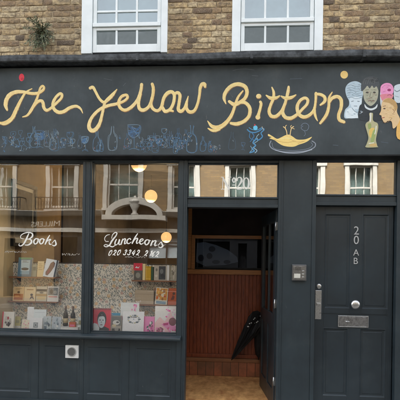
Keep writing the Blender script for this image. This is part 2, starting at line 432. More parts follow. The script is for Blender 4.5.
# upper sash windows
def sash(pxs, py_meet, py_bot, w, mull, pyb, pyh=9.5, ref=None):
    """pxs: glass left/right px; mull: glazing bar px"""
    x0, x1, z0, z1 = w; Yf = BY - .012; W = MB()
    gx0, gx1 = PX(pxs[0], Yf + .03, 26), PX(pxs[1], Yf + .03, 26)
    win = MB(); zc = lambda py: PZ(py, Yf, sum(pxs) / 2)
    # box frame and painted reveals
    win.box(x0 - .003, gx0 - .045, Yf, BY + .2, z0 + .002, z1); win.box(gx1 + .045, x1 + .003, Yf, BY + .2, z0 + .002, z1)
    win.box(gx0 - .045, gx1 + .045, Yf + .004, BY + .2, z1 - .09, z1 - .001)
    fr = win.build('window', M_white, B, .004)
    zs0 = zc(py_bot)                      # underside of the lower sash
    zm = zc(py_meet)
    # black strip filling the dark gap under the lower sash
    box('sill', M_black, fr, gx0 - .043, gx1 + .043, Yf + .03, BY + .19, z0 + .001, zs0 - .004)
    lo = MB(); y = Yf + .022
    lo.box(gx0 - .04, gx0, y, y + .045, zs0, zm - .012); lo.box(gx1, gx1 + .04, y, y + .045, zs0, zm - .012)
    zb = zc(py_bot - 8); lo.box(gx0, gx1, y + .001, y + .044, zs0 + .001, zb); lo.box(gx0, gx1, y + .001, y + .044, zm - .045, zm - .013)
    for q in mull: a = PX(q, y, 35); lo.box(a - .011, a + .011, y + .006, y + .035, zb, zm - .045)
    lo.build('lower_sash', M_white, fr, .003)
    box('pane', M_upglass, fr, gx0 - .01, gx1 + .01, y + .02, y + .024, zs0 + .03, zm - .02)
    hi = MB(); y2 = y - .012
    hi.box(gx0 - .04, gx1 + .04, y2 - .006, y2 + .06, zm - .011, zm + .030)
    y3 = y + .0
    hi.box(gx0 - .04, gx0, y3, y3 + .045, zm + .031, z1 - .091); hi.box(gx1, gx1 + .04, y3, y3 + .045, zm + .031, z1 - .091)
    hz = zc(pyh)
    for q in mull: a = PX(q, y3, 10); hi.box(a - .011, a + .011, y3 + .006, y3 + .035, zm + .031, z1 - .091)
    hi.box(gx0, gx1, y3 + .008, y3 + .033, hz - .011, hz + .011); hi.box(gx0, gx1, y3 + .001, y3 + .044, z1 - .14, z1 - .092)
    hi.build('upper_sash', M_white, fr, .003)
    box('pane', M_upglass, fr, gx0 - .01, gx1 + .01, y3 + .02, y3 + .024, zm + .02, z1 - .1)
    box('blind', mat('grey_net_blind', (.15, .21, .21, 1), .9, .05, 12), fr, gx0 - .05, gx1 + .05, BY + .20, BY + .206, zm + .03, z1 - .1)
sash((96.7, 157.4), 24.8, 51.2, wA, (116.3, 136.8), 53)
sash((244.6, 310), 20.2, 49.6, wB, (265.2, 288), 51, -14)

# lead flashing on the fascia top, in uneven sheets
def flashing():
    rr = random.Random(5); n = 260; prof_n = 6; vs = []; rows = []
    x0, x1 = XL - .08, XR + .08
    for i in range(n + 1):
        x = x0 + (x1 - x0) * i / n; j = lambda a: rr.uniform(-a, a)
        sag = .004 * math.sin(x * 2.1) + .003 * math.sin(x * 5.3 + 1)
        prof = [(BY + .03, ZL1 + .012), (-.13, ZL1 + .002), (-.168, ZL1 - .008), (-.172, (ZL0 + ZL1) / 2), (-.170, ZL0 + .01), (-.160, ZL0), (-.064, ZL0 + .004), (BY + .03, ZL0 + .004)]
        vs += [(x, a + j(.0010), b + sag + j(.0016)) for a, b in prof]
    m = 8
    fs = [(i * m + k, i * m + (k + 1) % m, (i + 1) * m + (k + 1) % m, (i + 1) * m + k) for i in range(n) for k in range(m)]
    fs += [tuple(range(m)), tuple(n * m + k for k in range(m))[::-1]]
    return MB().add(vs, fs)
fo = flashing()
for xx in (-2.62, -1.05, .16, 1.31):       # lap joints of the sheets
    fo.box(xx, xx + .028, -.176, .02, ZL0 - .001, ZL1 - .006)
fo.build('lead_flashing', M_lead, B, smooth=False)
# backing behind the sign and the underside box, coloured black as the shadow gap
mb = MB(); mb.box(XL, XR, -.025, BY + .03, ZF0 + .02, ZF1 - .03); mb.box(XL, XR, .02, BY + .03, ZF1 - .0299, ZL0 + .002); mb.build('fascia_backing', M_black, B)
# moulded drip under the sign, coloured black as the shadow band there
zc_ = ZF0
MB().prism([(-.105, zc_ - .004), (-.105, zc_ - .018), (-.06, zc_ - .034), (-.02, zc_ - .040), (-.02, zc_ - .004)], XL, XR).box(XL + .001, XR - .001, -.0195, .28, zc_ - .0400, zc_ + .019).build('fascia_moulding', M_black, B)

# ---- shopfront carcass : positions (px read at mid height)
Yf = 0.0
ZHEAD = zc_ - .0405                       # underside of fascia moulding
def xx(px, Y=Yf, py=258): return PX(px, Y, py)
x_m1a, x_m1b = xx(82.2), xx(91.2)         # mullion between the two shop windows
x_wr = xx(177.8)                          # right edge of window 2 glass
x_d1 = xx(186.4); x_d2 = xx(277.6)        # doorway of No 20
x_p1 = xx(287.0); x_p2 = xx(311.4)        # panelled pilaster
x_n1 = xx(315.2); x_n2 = xx(395.6, Yf, 300)        # doorway of 20 A B
ZS = PZ(334.2, -.03, 90)                  # top of sill
ZT_W = PZ(162.6, .05, 90)                 # glass top, windows
x_wl = -2.98
fr = MB()
# head rails
fr.box(x_wl - .1, x_wr, .0, .12, ZT_W, ZHEAD)
fr.box(x_m1a, x_m1b, -.012, .118, ZS + .001, ZT_W - .001)
fr.box(x_m1a + .022, x_m1a + .03, -.020, -.0121, ZS + .001, ZT_W - .002); fr.box(x_m1b - .03, x_m1b - .022, -.020, -.0121, ZS + .001, ZT_W - .002)
fr.box(x_wr, x_d1 - .041, .001, .118, -.05, ZHEAD)
fr.box(x_wl - .1, x_wl, .001, .118, ZS, ZT_W)
fr.box(x_wl, x_wr - .001, .004, .116, ZS - .05, ZS + .02)
fr.build('window_framing', M_paint, B, .004)
# beads around panes
def bead(x0, x1, z0, z1, y, wd=.012, dp=.03):
    m = MB(); m.box(x0, x0 + wd, y, y + dp, z0, z1); m.box(x1 - wd, x1, y, y + dp, z0, z1); m.box(x0 + wd, x1 - wd, y, y + dp, z0, z0 + wd); m.box(x0 + wd, x1 - wd, y, y + dp, z1 - wd, z1); return m
def shop_window(x0, x1, name='shop_window'):
    w_ = bead(x0 + .001, x1 - .001, ZS + .0205, ZT_W - .0005, .022).build(name, M_paint, B, .002)
    box('glass', M_glass, w_, x0 + .003, x1 - .003, .055, .061, ZS + .022, ZT_W - .003); return w_
SW1 = shop_window(x_wl, x_m1a); SW2 = shop_window(x_m1b, x_wr)
# sill
zs = ZS
x_s1 = xx(180.3, -.1, 338)
MB().prism([(-.105, zs - .008), (-.108, zs - .022), (-.100, zs - .038), (-.060, zs - .046), (-.0, zs - .049), (.03, zs - .049), (.03, zs + .006)], x_wl - .14, x_s1).build('window_sill', M_paint, B, .003)
# stallriser with recessed panels
def recess(m, x0, x1, z0, z1, y, d=.014, wd=.016, Xs=0):
    """moulded sunk panel: sloping bolection then flat; face plane y, depth d"""
    o_ = [(x0, z0), (x1, z0), (x1, z1), (x0, z1)]
    def ring(off, yy): return [(x0 + off, yy, z0 + off), (x1 - off, yy, z0 + off), (x1 - off, yy, z1 - off), (x0 + off, yy, z1 - off)]
    rs = [ring(0, y), ring(0.001, y - .0015), ring(.006, y - .002), ring(wd, y + d), ring(wd + .02, y + d), ring(wd + .024, y + d - .003)]
    vs = [v for r in rs for v in r]; fs = []
    for i in range(len(rs) - 1):
        for k in range(4): fs.append((i * 4 + k, i * 4 + (k + 1) % 4, (i + 1) * 4 + (k + 1) % 4, (i + 1) * 4 + k))
    n = (len(rs) - 1) * 4; fs.append((n, n + 1, n + 2, n + 3)); m.add(vs, fs)
def panelled(m, x0, x1, z0, z1, y, panels, depth=.1, d=.014):
    cells = MB(); wall_cells(m, x0, x1, z0, z1, y, y + depth, [(a, b, c, e) for a, b, c, e in panels])
    for a, b, c, e in panels: recess(m, a, b, c, e, y, d); m.box(a, b, y + depth * .5, y + depth, c, e)
ys = .012
zp1, zp0 = PZ(346.5, ys, 100), PZ(395, ys, 100)
pan = []
edges = [(-25, 31), (43.5, 79.5), (86.5, 122), (135.5, 171)]
for a, b in edges:
    pan.append((xx(a, ys, 365), xx(b, ys, 365), zp0, zp1))
m = MB(); panelled(m, x_wl - .1, x_d1 - .042, -.05, ZS - .051, ys, pan, d=.008)
m.build('stallriser', M_paint, B, .002)
m = MB()
for a in (38.2, 83.2, 128.6): q = xx(a, ys, 365); m.box(q - .0035, q + .0035, ys - .0055, ys - .0002, -.04, ZS - .06)
m.box(x_wl - .1, x_d1 - .044, ys - .02, ys - .0003, -.04, .12)
m.build('stallriser_beading', M_paint, B, .001)

# ---- door posts, transom bars
YD = .10
ZDH = PZ(207.6, .02, 232)                # door head No 20
ZT0, ZT1 = PZ(198, .04, 235), PZ(163.6, .04, 235)
ZNH = PZ(205.6, .02, 355); ZN0, ZN1 = PZ(195.3, .04, 355), PZ(160.6, .04, 355)
fr = MB()
fr.box(x_d1 - .04, x_d1, -.004, .16, -.05, ZHEAD - .001)            # left jamb
fr.box(x_d2, x_d2 + .052, -.004, .16, -.05, ZHEAD - .001)
fr.box(x_d1, x_d2, .006, .15, ZDH, ZDH + .035); fr.box(x_d1, x_d2, .022, .15, ZDH + .036, ZT0 - .012); fr.box(x_d1, x_d2, .010, .15, ZT0 - .011, ZT0 + .001)
fr.box(x_d1, x_d2, .004, .15, ZT1, ZHEAD - .001)
for a, s in ((x_d1 - .04, 1), (x_d2 + .052, -1)): fr.box(a + .012 * s, a + .020 * s, -.010, -.0041, 0, ZHEAD - .02)
fr.build('door_frame', M_paint, B, .003)
tw = bead(x_d1 + .001, x_d2 - .001, ZT0 + .0015, ZT1 - .0005, .03, .010).build('transom_window', M_paint, B, .002)
box('glass', M_transom, tw, x_d1 + .003, x_d2 - .003, .052, .057, ZT0 + .003, ZT1 - .002)
m = MB(); pz0, pz1 = .25, ZHEAD - .06
panelled(m, x_d2 + .0525, x_n1 - .041, -.05, ZHEAD - .001, .002, [], .12, .006)
m.build('pilaster', M_paint, B, .002)
fr = MB()
fr.box(x_n1 - .04, x_n1, -.004, .16, -.05, ZHEAD - .001); fr.box(x_n2, x_n2 + .07, -.004, .16, -.05, ZHEAD - .001)
fr.box(x_n1, x_n2, .006, .15, ZNH, ZNH + .035); fr.box(x_n1, x_n2, .022, .15, ZNH + .036, ZN0 - .012); fr.box(x_n1, x_n2, .010, .15, ZN0 - .011, ZN0 + .001)
fr.box(x_n1, x_n2, .004, .15, ZN1, ZHEAD - .001)
fr.build('door_frame', M_paint, B, .003)
tw2 = bead(x_n1 + .001, x_n2 - .001, ZN0 + .0015, ZN1 - .0005, .03, .008).build('transom_window', M_paint, B, .002)
box('glass', M_transom, tw2, x_n1 + .003, x_n2 - .003, .052, .057, ZN0 + .003, ZN1 - .002)
m = MB(); panelled(m, x_n2 + .0705, XR, -.05, ZHEAD - .001, .0, [(x_n2 + .12, XR - .08, .25, pz1)], .12, .01); m.build('pilaster', M_paint, B, .002)
m = MB(); panelled(m, XL, x_wl - .1005, -.05, ZHEAD - .001, .0, [(XL + .05, x_wl - .145, .25, pz1)], .12, .01); m.build('pilaster', M_paint, B, .002)
# plain neighbours' render either side of the shopfront so nothing is open
M_render = mat('grey_render', (.30, .29, .27, 1), .9, .12, 2)
box('side_wall', M_render, B, -3.6, XL - .001, .03, .29, -.05, ZF0 + .049); box('side_wall', M_render, B, XR + .001, 3.6, .03, .29, -.05, ZF0 + .049)
# doorsteps
M_stone = mat('worn_step_stone', (.26, .25, .23, 1), .8, .2, 12, bmp=.4)
box('doorstep', M_stone, B, x_d1 - .03, x_d2 + .03, -.06, .16, -.05, .035, .008); box('doorstep', M_stone, B, x_n1 - .03, x_n2 + .03, -.06, .16, -.05, .035, .008)

# ---- closed door 20 A B
yd = .07
dl, dr = x_n1 + .006, x_n2 - .010
def dx(px): return PX(px, yd, 300)
def dz(py): return PZ(py, yd, 354)
m = MB()
pA = (dx(324.0), dx(350.0), dz(309), dz(214)); pB = (dx(361.4), dx(388.2), dz(309), dz(214))
pC = (dx(323.4), dx(348.6), dz(397), dz(328.5)); pD = (dx(360.2), dx(386.4), dz(397), dz(328.5))
panelled(m, dl, dr, .04, ZNH - .004, yd, [pA, pB, pC, pD], .045, .012)
door = m.build('door', M_door, B, .0015)
m = MB(); m.box(dl + .06, dr - .05, yd - .007, yd - .0005, dz(313.5) - .004, dz(313.5)); m.build('door_moulding', M_door, door)
# lever pull plate, lock, knob, letter flap
kx, kz = dx(354), dz(304)
MB().lathe([(.026, 0), (.028, .004), (.018, .010), (.013, .022), (.020, .034), (.036, .042), (.048, .052), (.050, .062), (.045, .074), (.032, .083), (.012, .087)], (kx, yd, kz), 28, 'y').build('door_knob', M_chrome, door, smooth=True)
MB().lathe([(.026, 0), (.027, .005), (.020, .011), (.012, .013)], (dx(318.6), yd, dz(287)), 24, 'y').build('lock', M_chrome, door, smooth=False)
pl = MB(); a, b = dx(315.2), dx(321.4); pl.box(a, b, yd - .005, yd, dz(320), dz(291)); pl.build('finger_plate', M_chrome, door, .002)
MB().box(a + .012, b - .012, yd - .026, yd - .005, dz(306), dz(303.6)).build('plate_catch', M_chrome, door, .002)
a, b, c, e = dx(338.2), dx(368.6), dz(327.3), dz(315.7)
lb = bead(a, b, c, e, yd - .009, .010, .0088).build('letter_box', M_chrome, door, .002)
box('letter_flap', mat('tarnished_flap', (.42, .42, .42, 1), .35, .3, 40, metal=1), lb, a + .012, b - .012, yd - .006, yd - .001, c + .012, e - .012, .002)
MB().tube([(a + .08, yd - .006, (c + e) / 2), (a + .08, yd - .024, (c + e) / 2), (a + .115, yd - .024, (c + e) / 2), (a + .115, yd - .006, (c + e) / 2)], .006).build('flap_pull', M_chrome, lb, smooth=True)

def text_mesh(txt, size, mirror=False, ext=.001):
    cu = bpy.data.curves.new('t', 'FONT'); cu.body = txt; cu.size = size; cu.extrude = ext; cu.align_x = 'CENTER'; cu.align_y = 'CENTER'
    o = bpy.data.objects.new('t', cu); C.objects.link(o); dg = bpy.context.evaluated_depsgraph_get()
    me = bpy.data.meshes.new_from_object(o.evaluated_get(dg)); bpy.data.objects.remove(o); bpy.data.curves.remove(cu)
    me.materials.clear(); return me
def text(name, txt, size, c, m, parent, sx=1, face=1):
    me = text_mesh(txt, size)
    R = Matrix.Rotation(math.radians(90), 4, 'X')
    if face < 0: R = Matrix.Rotation(math.pi, 4, 'Z') @ R
    me.transform(Matrix.Translation(c) @ R @ Matrix.Diagonal((sx, 1, 1, 1))); return link(name, me, m, parent)
M_num = mat('dull_silver_numerals', (.50, .51, .50, 1), .45, .1, 30, metal=.3)
for ch, py, h, sx in (('2', 231, .128, .95), ('0', 240.4, .128, .95), ('A', 252.8, .098, .95), ('B', 261.2, .098, .95)):
    text('number' if ch in '20' else 'letter', ch, h, (dx(355.3 if ch != 'B' else 354.9), yd - .0045, dz(py)), M_num, door, sx)

# ---- door of No 20, folded inward on its right-hand hinges
hx = x_d2 - .012; hy = .125
ang = math.radians(84)
leafL = .93
def leaf_tf(me):
    me.transform(Matrix.Translation((hx, hy, 0)) @ Matrix.Rotation(-ang, 4, 'Z'))    # local: +x is hinge -> free edge mirrored below
    return me
zt = ZDH - .006; z_b = .06
gl0, gl1 = 1.10, zt - .13
m = MB()   # local leaf runs from x=0 to x=-leafL, thickness y 0..045 ; built then rotated
L = leafL
wall_cells(m, -L, 0, z_b, zt, 0, .045, [(-L + .11, -.11, gl0, gl1), (-L + .11, -L / 2 - .04, z_b + .2, .95), (-L / 2 + .04, -.11, z_b + .2, .95)])
m.box(-L + .11, -.11, .012, .033, z_b + .2, .95)
m.box(-L / 2 - .012, -L / 2 + .012, .008, .037, gl0, gl1)
me = leaf_tf(m.mesh('leaf')); odoor = link('door', me, M_door, B, .003, label='open glazed door folded inward')
me = leaf_tf(MB().box(-L + .10, -.10, .02, .024, gl0 - .01, gl1 + .01).mesh('g')); link('pane', me, glass_mat('door_pane_glass', .22), odoor)
for py in (226, 304, 382):
    z = PZ(py, .08, 276)
    MB().tube([(hx - .004, .088, z - .05), (hx - .004, .088, z + .05)], .0085, 10).build('hinge', M_chrome, odoor, smooth=True)
    box('hinge_leaf', M_chrome, odoor, hx - .006, x_d2 - .0005, .09, .122, z - .045, z + .045)

# ================================================================ LOBBY BEHIND THE OPEN DOOR
YB = 1.45
lx0, lx1 = x_d1 - .142, x_d2 + .13
fz = PZ(376.3, YB, 228)
def ly(py, Y=YB): return PZ(py, Y, 225)
def lxx(px, Y=YB): return PX(px, Y, 300)
def tile_mat(name, c1, c2, mo, w_, h_, ax):
    m, t, b = nodes(name); g = N(t, 'ShaderNodeNewGeometry'); sp = N(t, 'ShaderNodeSeparateXYZ'); t.links.new(g.outputs['Position'], sp.inputs[0])
    cb = N(t, 'ShaderNodeCombineXYZ'); t.links.new(sp.outputs[0], cb.inputs[0]); t.links.new(sp.outputs[ax], cb.inputs[1])
    br = N(t, 'ShaderNodeTexBrick'); br.offset = 0; t.links.new(cb.outputs[0], br.inputs[0])
    for k, v in (('Scale', 1), ('Brick Width', w_), ('Row Height', h_), ('Mortar Size', .004), ('Color1', c1), ('Color2', c2), ('Mortar', mo)): br.inputs[k].default_value = v
    n = noise(t, g.outputs['Position'], 5, 6, .7)
    t.links.new(mixc(t, ramp(t, n, [(.4, .6), (.62, 0.0)]), br.outputs[0], (.13, .075, .035, 1)), b.inputs['Base Color'])
    t.links.new(ramp(t, n, [(.3, .55), (.7, .3)]), b.inputs['Roughness']); bump(t, b, br.outputs['Fac'], -.3, .003); return m
M_floor = mat('worn_orange_floor', (.95, .56, .22, 1), .42, .03, 7, bmp=.3, bs=30, dark=(.50, .20, .07, 1), stretch=(1.6, 1, 1))
M_plinth = tile_mat('brick_tile_riser', (.46, .15, .07, 1), (.28, .11, .055, 1), (.05, .03, .02, 1), .115, .30, 2)
sheet_ = MB().box(lx0, lx1, .161, YB + .3, fz - .06, fz).build('lobby_floor', M_floor, B)
box('riser', M_plinth, B, lx0, lx1, YB, YB + .08, fz + .001, ly(362), .004)
box('riser_ledge', M_shelf, B, lx0, lx1, YB - .012, YB + .10, ly(362) + .001, ly(358.5), .004)
# tongue and groove boarding, every board its own relief
m = MB(); zt0, zt1 = ly(357.5, YB + .06) + .0, ly(274, YB + .06); x = lx0; bw = .052
m.box(lx0, lx1, YB + .085, YB + .099, zt0, zt1)
while x < lx1 - .001:
    m.box(x + .0015, min(x + bw, lx1) - .0015, YB + .068 + random.uniform(-.0008, .0008), YB + .084, zt0 + .001, zt1 - .001); x += bw
m.build('boarding', M_mahog, B, .003)
m = MB(); m.box(lx0, lx1, YB + .04, YB + .099, zt0 - .0005, zt0 + .05); m.build('skirting', M_mahog, B, .003)
# rail over the boarding
box('rail', M_oak, B, lx0, lx1, YB + .02, YB + .11, ly(274.5), ly(269.8), .004)
# internal window above the rail
ga, gb, gc, gd = lxx(190.5), lxx(266), ly(269.6), ly(235.2)
iw = MB(); iw.box(lx0, ga + .0, YB + .05, YB + .10, gc + .001, gd + .6); t_ = .050
iw.box(ga, ga + t_, YB + .03, YB + .10, gc + .001, gd); iw.box(ga + t_, lx1, YB + .031, YB + .10, gd - .047, gd)
iwo = iw.build('internal_window', M_oak, B, .003)
box('glass', glass_mat('internal_glass', .06, (.7, .74, .8, 1)), iwo, ga + t_, lx1, YB + .06, YB + .064, gc, gd - .045)
box('glass_rebate', M_black, iwo, ga + t_ + .0005, lx1, YB + .048, YB + .10, gc + .001, gc + .025)
# the upper wall, lobby sides and ceiling
mb = MB(); mb.box(lx0, lx1, YB + .052, YB + .09, gd + .002, 3.3)
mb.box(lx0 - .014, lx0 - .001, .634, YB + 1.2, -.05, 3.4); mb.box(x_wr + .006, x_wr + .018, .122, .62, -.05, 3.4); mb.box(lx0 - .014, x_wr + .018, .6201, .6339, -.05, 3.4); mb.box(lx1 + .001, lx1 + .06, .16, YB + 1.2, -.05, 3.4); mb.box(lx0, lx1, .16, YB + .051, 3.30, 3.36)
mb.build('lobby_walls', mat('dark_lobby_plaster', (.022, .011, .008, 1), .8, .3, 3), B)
# room behind the internal glass with a pale arched screen
pm = MB()
scr = thing('window_picture', 'pale arched picture with dark round shapes behind the internal window above the red boarding', 'picture', tuple(P(225, 262, YB + .35)))
box('backing', M_black, scr, ga - .1, lx1, YB + .36, YB + .38, gc - .1, gd + .2)
yq = YB + .352
poly(pm, [(196, 262), (197, 243), (205, 242), (216, 245), (228, 250), (237, 257), (238, 262), (225, 265), (205, 266)], yq, False)
pm.mi = 1
for e in ((201, 258, 3, 3.4), (209.5, 256, 3, 3), (212, 249, 3.4, 2.8), (216, 262, 4, 2), (227, 262, 3.5, 2)): poly(pm, ell(*e), yq - .002 - .0003 * len(pm.f), False)
pm.build('artwork', [flat((.70, .74, .80)), flat((.20, .20, .23))], scr)

# umbrella leaning on the open door
tip = P(231.5, 359, YB - .12); top_ = P(262.5, 311, YB - .10)
tip.z = ly(358.5, YB) + .006
U = thing('umbrella', 'black folded umbrella with white spots leaning in the corner of the lobby', 'umbrella', tuple(tip))
def along(a, b, t): return a + (b - a) * t
d_ = (top_ - tip).normalized(); side = d_.cross(Vector((0, 1, 0))).normalized(); fr_ = side.cross(d_)
M_cloth = mat('black_umbrella_cloth', (.008, .008, .009, 1), .7, .3)
Lu = (top_ - tip).length
def folded(m, rad, n=35, lob=7):
    rows = []
    for i, (t, r) in enumerate(rad):
        c = tip + d_ * (Lu * t)
        for k in range(n):
            a = 2 * math.pi * k / n; rr_ = r * (1 + .30 * math.sin(lob * a + t * 5)) * (1 + .05 * math.sin(9 * t + a * 2))
            m_ = c + side * math.cos(a) * rr_ + fr_ * math.sin(a) * rr_; rows.append(m_)
    fs = [(i * n + k, i * n + (k + 1) % n, (i + 1) * n + (k + 1) % n, (i + 1) * n + k) for i in range(len(rad) - 1) for k in range(n)]
    fs += [tuple(range(n)), tuple((len(rad) - 1) * n + k for k in range(n))]
    m.add(rows, fs)
m = MB(); folded(m, [(.03, .012), (.2, .036), (.4, .062), (.6, .085), (.78, .100), (.90, .092), (.96, .05)]); m.build('canopy', M_cloth, U, smooth=False)
MB().tube([tip, tip + d_ * Lu * .1], .006).build('ferrule', M_black, U, smooth=True)
e1 = tip + d_ * Lu * .93
MB().tube([e1, tip + d_ * Lu * 1.05, tip + d_ * Lu * 1.12 + side * .02, tip + d_ * Lu * 1.13 + side * .05, tip + d_ * Lu * 1.08 + side * .07], .010, 10).build('handle', M_black, U, smooth=True)
rr = random.Random(2); M_spot = mat('white_spots', (.7, .7, .68, 1), .7)
for k in range(22):
    t = rr.uniform(.64, .93); a = -side * rr.uniform(-1.0, .9) * .070
    c = tip + d_ * Lu * t + a; MB().sphere((c.x, c.y - .092, c.z), .0095, .006, .0095, 10).build('spot', M_spot, U, smooth=True)
# second folded flap hanging behind the umbrella
g0 = P(258.5, 360, YB - .04); g1 = P(259, 318, YB - .03)
U2 = thing('folded_umbrella', 'second, plain black umbrella standing upright behind the spotted one', 'umbrella', tuple(g0))
m = MB(); m.lathe([(.006, 0), (.010, .03), (.045, .08), (.060, .20), (.062, .36), (.040, .47), (.010, .50)], (g0.x, g0.y, ly(358.5) + .004), 16); m.build('canopy', M_cloth, U2, smooth=True)
MB().tube([(g0.x, g0.y, ly(358.5) + .45), (g0.x, g0.y, ly(358.5) + .60)], .007).build('handle', M_black, U2, smooth=True)

# ================================================================ SHOP INTERIOR
YP = .56                                  # wallpapered display back
XW = -2.72                                # left inside wall
m = MB(); m.box(XW - .12, XW, .12, .60, -.05, 3.5); m.build('left_inside_wall', M_cream, B)  # one wall stepped darker with depth; the dimming is put into its colour
m = MB(); m.box(XW - .12, XW, .6005, 2.15, -.05, 3.5); m.build('left_inside_wall', mat('dimmed_cream_plaster', (.24, .155, .07, 1), .9, .1, 2), B)
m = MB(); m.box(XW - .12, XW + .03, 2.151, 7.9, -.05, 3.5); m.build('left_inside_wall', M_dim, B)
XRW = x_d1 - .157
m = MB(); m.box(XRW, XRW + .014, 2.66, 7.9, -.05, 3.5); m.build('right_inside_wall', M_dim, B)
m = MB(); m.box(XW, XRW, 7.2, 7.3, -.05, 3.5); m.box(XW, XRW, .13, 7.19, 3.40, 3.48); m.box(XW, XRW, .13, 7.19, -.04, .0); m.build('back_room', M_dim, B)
box('display_ledge', mat('pale_ledge', (.78, .76, .70, 1), .6, .1, 4), B, XW, x_wr, .125, YP - .001, ZS - .08, ZS - .012)
Zp = ZS - .011
box('bounce_lining', M_cream, B, x_wr + .001, x_wr + .005, .125, .619, ZS - .011, ZT_W)  # thin cream lining added to bounce daylight onto the display
# partition with the wallpaper
zwp = PZ(263.6, YP, 45); zwp2 = PZ(264.6, YP, 130)
part_ = thing('wallpapered_partition', 'low partition papered in a leafy floral pattern behind the display of books', 'partition', (XRW - .8, YP, ZS - .1))
m = MB(); m.box(XW + .001, XRW - .001, YP, YP + .03, ZS - .08, zwp2); m.build('panel', M_wallpaper, part_)
box('cap', mat('dark_cap', (.06, .045, .03, 1), .6), part_, XW + .001, XRW - .001, YP - .004, YP + .034, zwp2 + .0005, zwp2 + .012, .002)
# shelves
def shelf(pa, pb, py, lab):
    z = PZ(py, YP - .07, (pa + pb) / 2); x0, x1 = PX(pa, YP - .09, py), min(PX(pb, YP - .09, py), XRW - .004); x0 = max(x0, XW + .003)
    t = thing('shelf', lab, 'shelf', ((x0 + x1) / 2, YP - .09, z - .016), 'wooden display shelves')
    box('board', M_shelf, t, x0, x1, YP - .15, YP - .0005, z - .016, z, .002)
    for q in (x0 + .08, x1 - .08): MB().prism([(YP - .12, z - .0165), (YP - .0006, z - .0165), (YP - .0006, z - .07)], q - .006, q + .006).build('bracket', M_black, t)
    return z
zA = shelf(11, 57.8, 276.6, 'upper shelf of the left window, holding the blue book and the white book')
zB = shelf(10, 58.5, 300.8, 'lower shelf of the left window, holding four small picture books')
zC = shelf(132.6, 176.8, 280.2, 'upper shelf of the right window, holding the yellow spine and the red card')
zD = shelf(136, 177.5, 304.0, 'lower shelf of the right window, holding the tan box and two orange books')

# books -------------------------------------------------------------
GB = 'books on display in the shop windows'
def book(px0, px1, py0, py1, Y, z0, col, label, art=(), spine=None, lean=7, tilt=0, thick=.022, yaw=0, cat='book', name='book', group=GB, back=True):
    """px box of the front; Y depth of the front foot; z0 what it stands on"""
    a, b = PX(px0, Y, py1), PX(px1, Y, py1); wd = b - a; hgt = (py1 - py0) / FPX * (Y + 5.0) * 1.0
    t = thing(name, label, cat, ((a + b) / 2, Y, z0), group)
    t.rotation_euler = (math.radians(-lean), math.radians(tilt), math.radians(yaw))
    T = Matrix.Translation(t.location) @ t.rotation_euler.to_matrix().to_4x4()
    def put(mb, nm, mats, bev=0):
        me = mb.mesh(nm); o = bpy.data.objects.new(nm, me); C.objects.link(o); o.parent = t
        for q in (mats if isinstance(mats, list) else [mats]): me.materials.append(q)
        if bev: k = o.modifiers.new('b', 'BEVEL'); k.width = bev; k.segments = 2
        return o
    h = wd / 2; zlift = .0005
    cov = flat(col); sp = flat(spine) if spine else cov
    m = MB(); c_ = .0022
    m.box(-h, h, 0, c_, zlift, hgt); m.box(-h, h, thick - c_, thick, zlift, hgt)
    m.mi = 1; m.box(-h - .0002, -h + c_, c_ + .0001, thick - c_ - .0001, zlift, hgt)
    put(m, 'cover', [cov, sp])
    put(MB().box(-h + c_ + .0002, h - .003, c_ + .0002, thick - c_ - .0002, zlift + .002, hgt - .003), 'pages', M_page)
    if art:
        m = MB(); mats = []; 
        for i, s in enumerate(art):
            c = flat(hexc(*s[-1]));
            if c not in mats: mats.append(c)
            m.mi = mats.index(c); y = -.0004 - .00025 * i
            f = lambda u, v: (-h + u * wd, y, v * hgt)
            if s[0] == 'r': u0, v0, u1, v1 = s[1:5]; pts = [f(u0, v0), f(u1, v0), f(u1, v1), f(u0, v1)]
            elif s[0] == 'e': pts = [f(s[1] + s[3] * math.cos(k * math.pi / 9), s[2] + s[4] * math.sin(k * math.pi / 9)) for k in range(18)]
            else: pts = [f(u, v) for u, v in s[1]]
            m.add(pts, [tuple(range(len(pts)))])
        put(m, 'cover_art', mats)
    return t
H = lambda *c: hexc(*c)
DK = (40, 38, 40); WH = (236, 238, 236)
def lines(u0, u1, v, n, dv, col):
    rr = random.Random(int(u0 * 100 + v * 1000)); out = []
    for i in range(n):
        e = u0 + (u1 - u0) * rr.uniform(.6, 1); out.append(('r', u0, v - i * dv, e, v - i * dv + dv * .35, col))
    return out
def blobs(seed, n, u0, v0, u1, v1, r, cols, asp=1):
    rr = random.Random(seed); out = []
    for i in range(n):
        q = rr.uniform(.4, 1) * r; out.append(('e', rr.uniform(u0, u1), rr.uniform(v0, v1), q, q * asp * rr.uniform(.6, 1.3), rr.choice(cols)))
    return out
ysh = YP - .125
# left window, upper shelf
book(17.2, 31, 255.8, 275.8, ysh, zA, H(88, 122, 142), 'blue grey book with a green top band and dark bowl on its cover', [('r', .05, .9, .95, 1, (96, 150, 110)), ('r', .2, .12, .85, .86, (176, 205, 216)), ('r', .2, .12, .85, .3, (130, 170, 190)), ('e', .52, .40, .27, .07, (28, 34, 40)), ('r', .28, .40, .76, .45, (60, 70, 76))] + lines(.3, .8, .80, 2, .06, (70, 90, 100)), lean=9, tilt=0, yaw=0, thick=.03, spine=H(50, 72, 90))
book(31.6, 36.2, 263, 275.8, ysh + .02, zA, H(158, 160, 140), 'thin grey green booklet half hidden beside the blue grey book', [('r', .2, .5, .8, .8, (120, 122, 104))], thick=.008)
book(36.8, 43.2, 259.6, 275.8, ysh + .01, zA, H(228, 205, 155), 'narrow cream booklet tucked behind the white book on the upper left shelf', lines(.2, .8, .8, 4, .12, (190, 160, 110)), thick=.008)
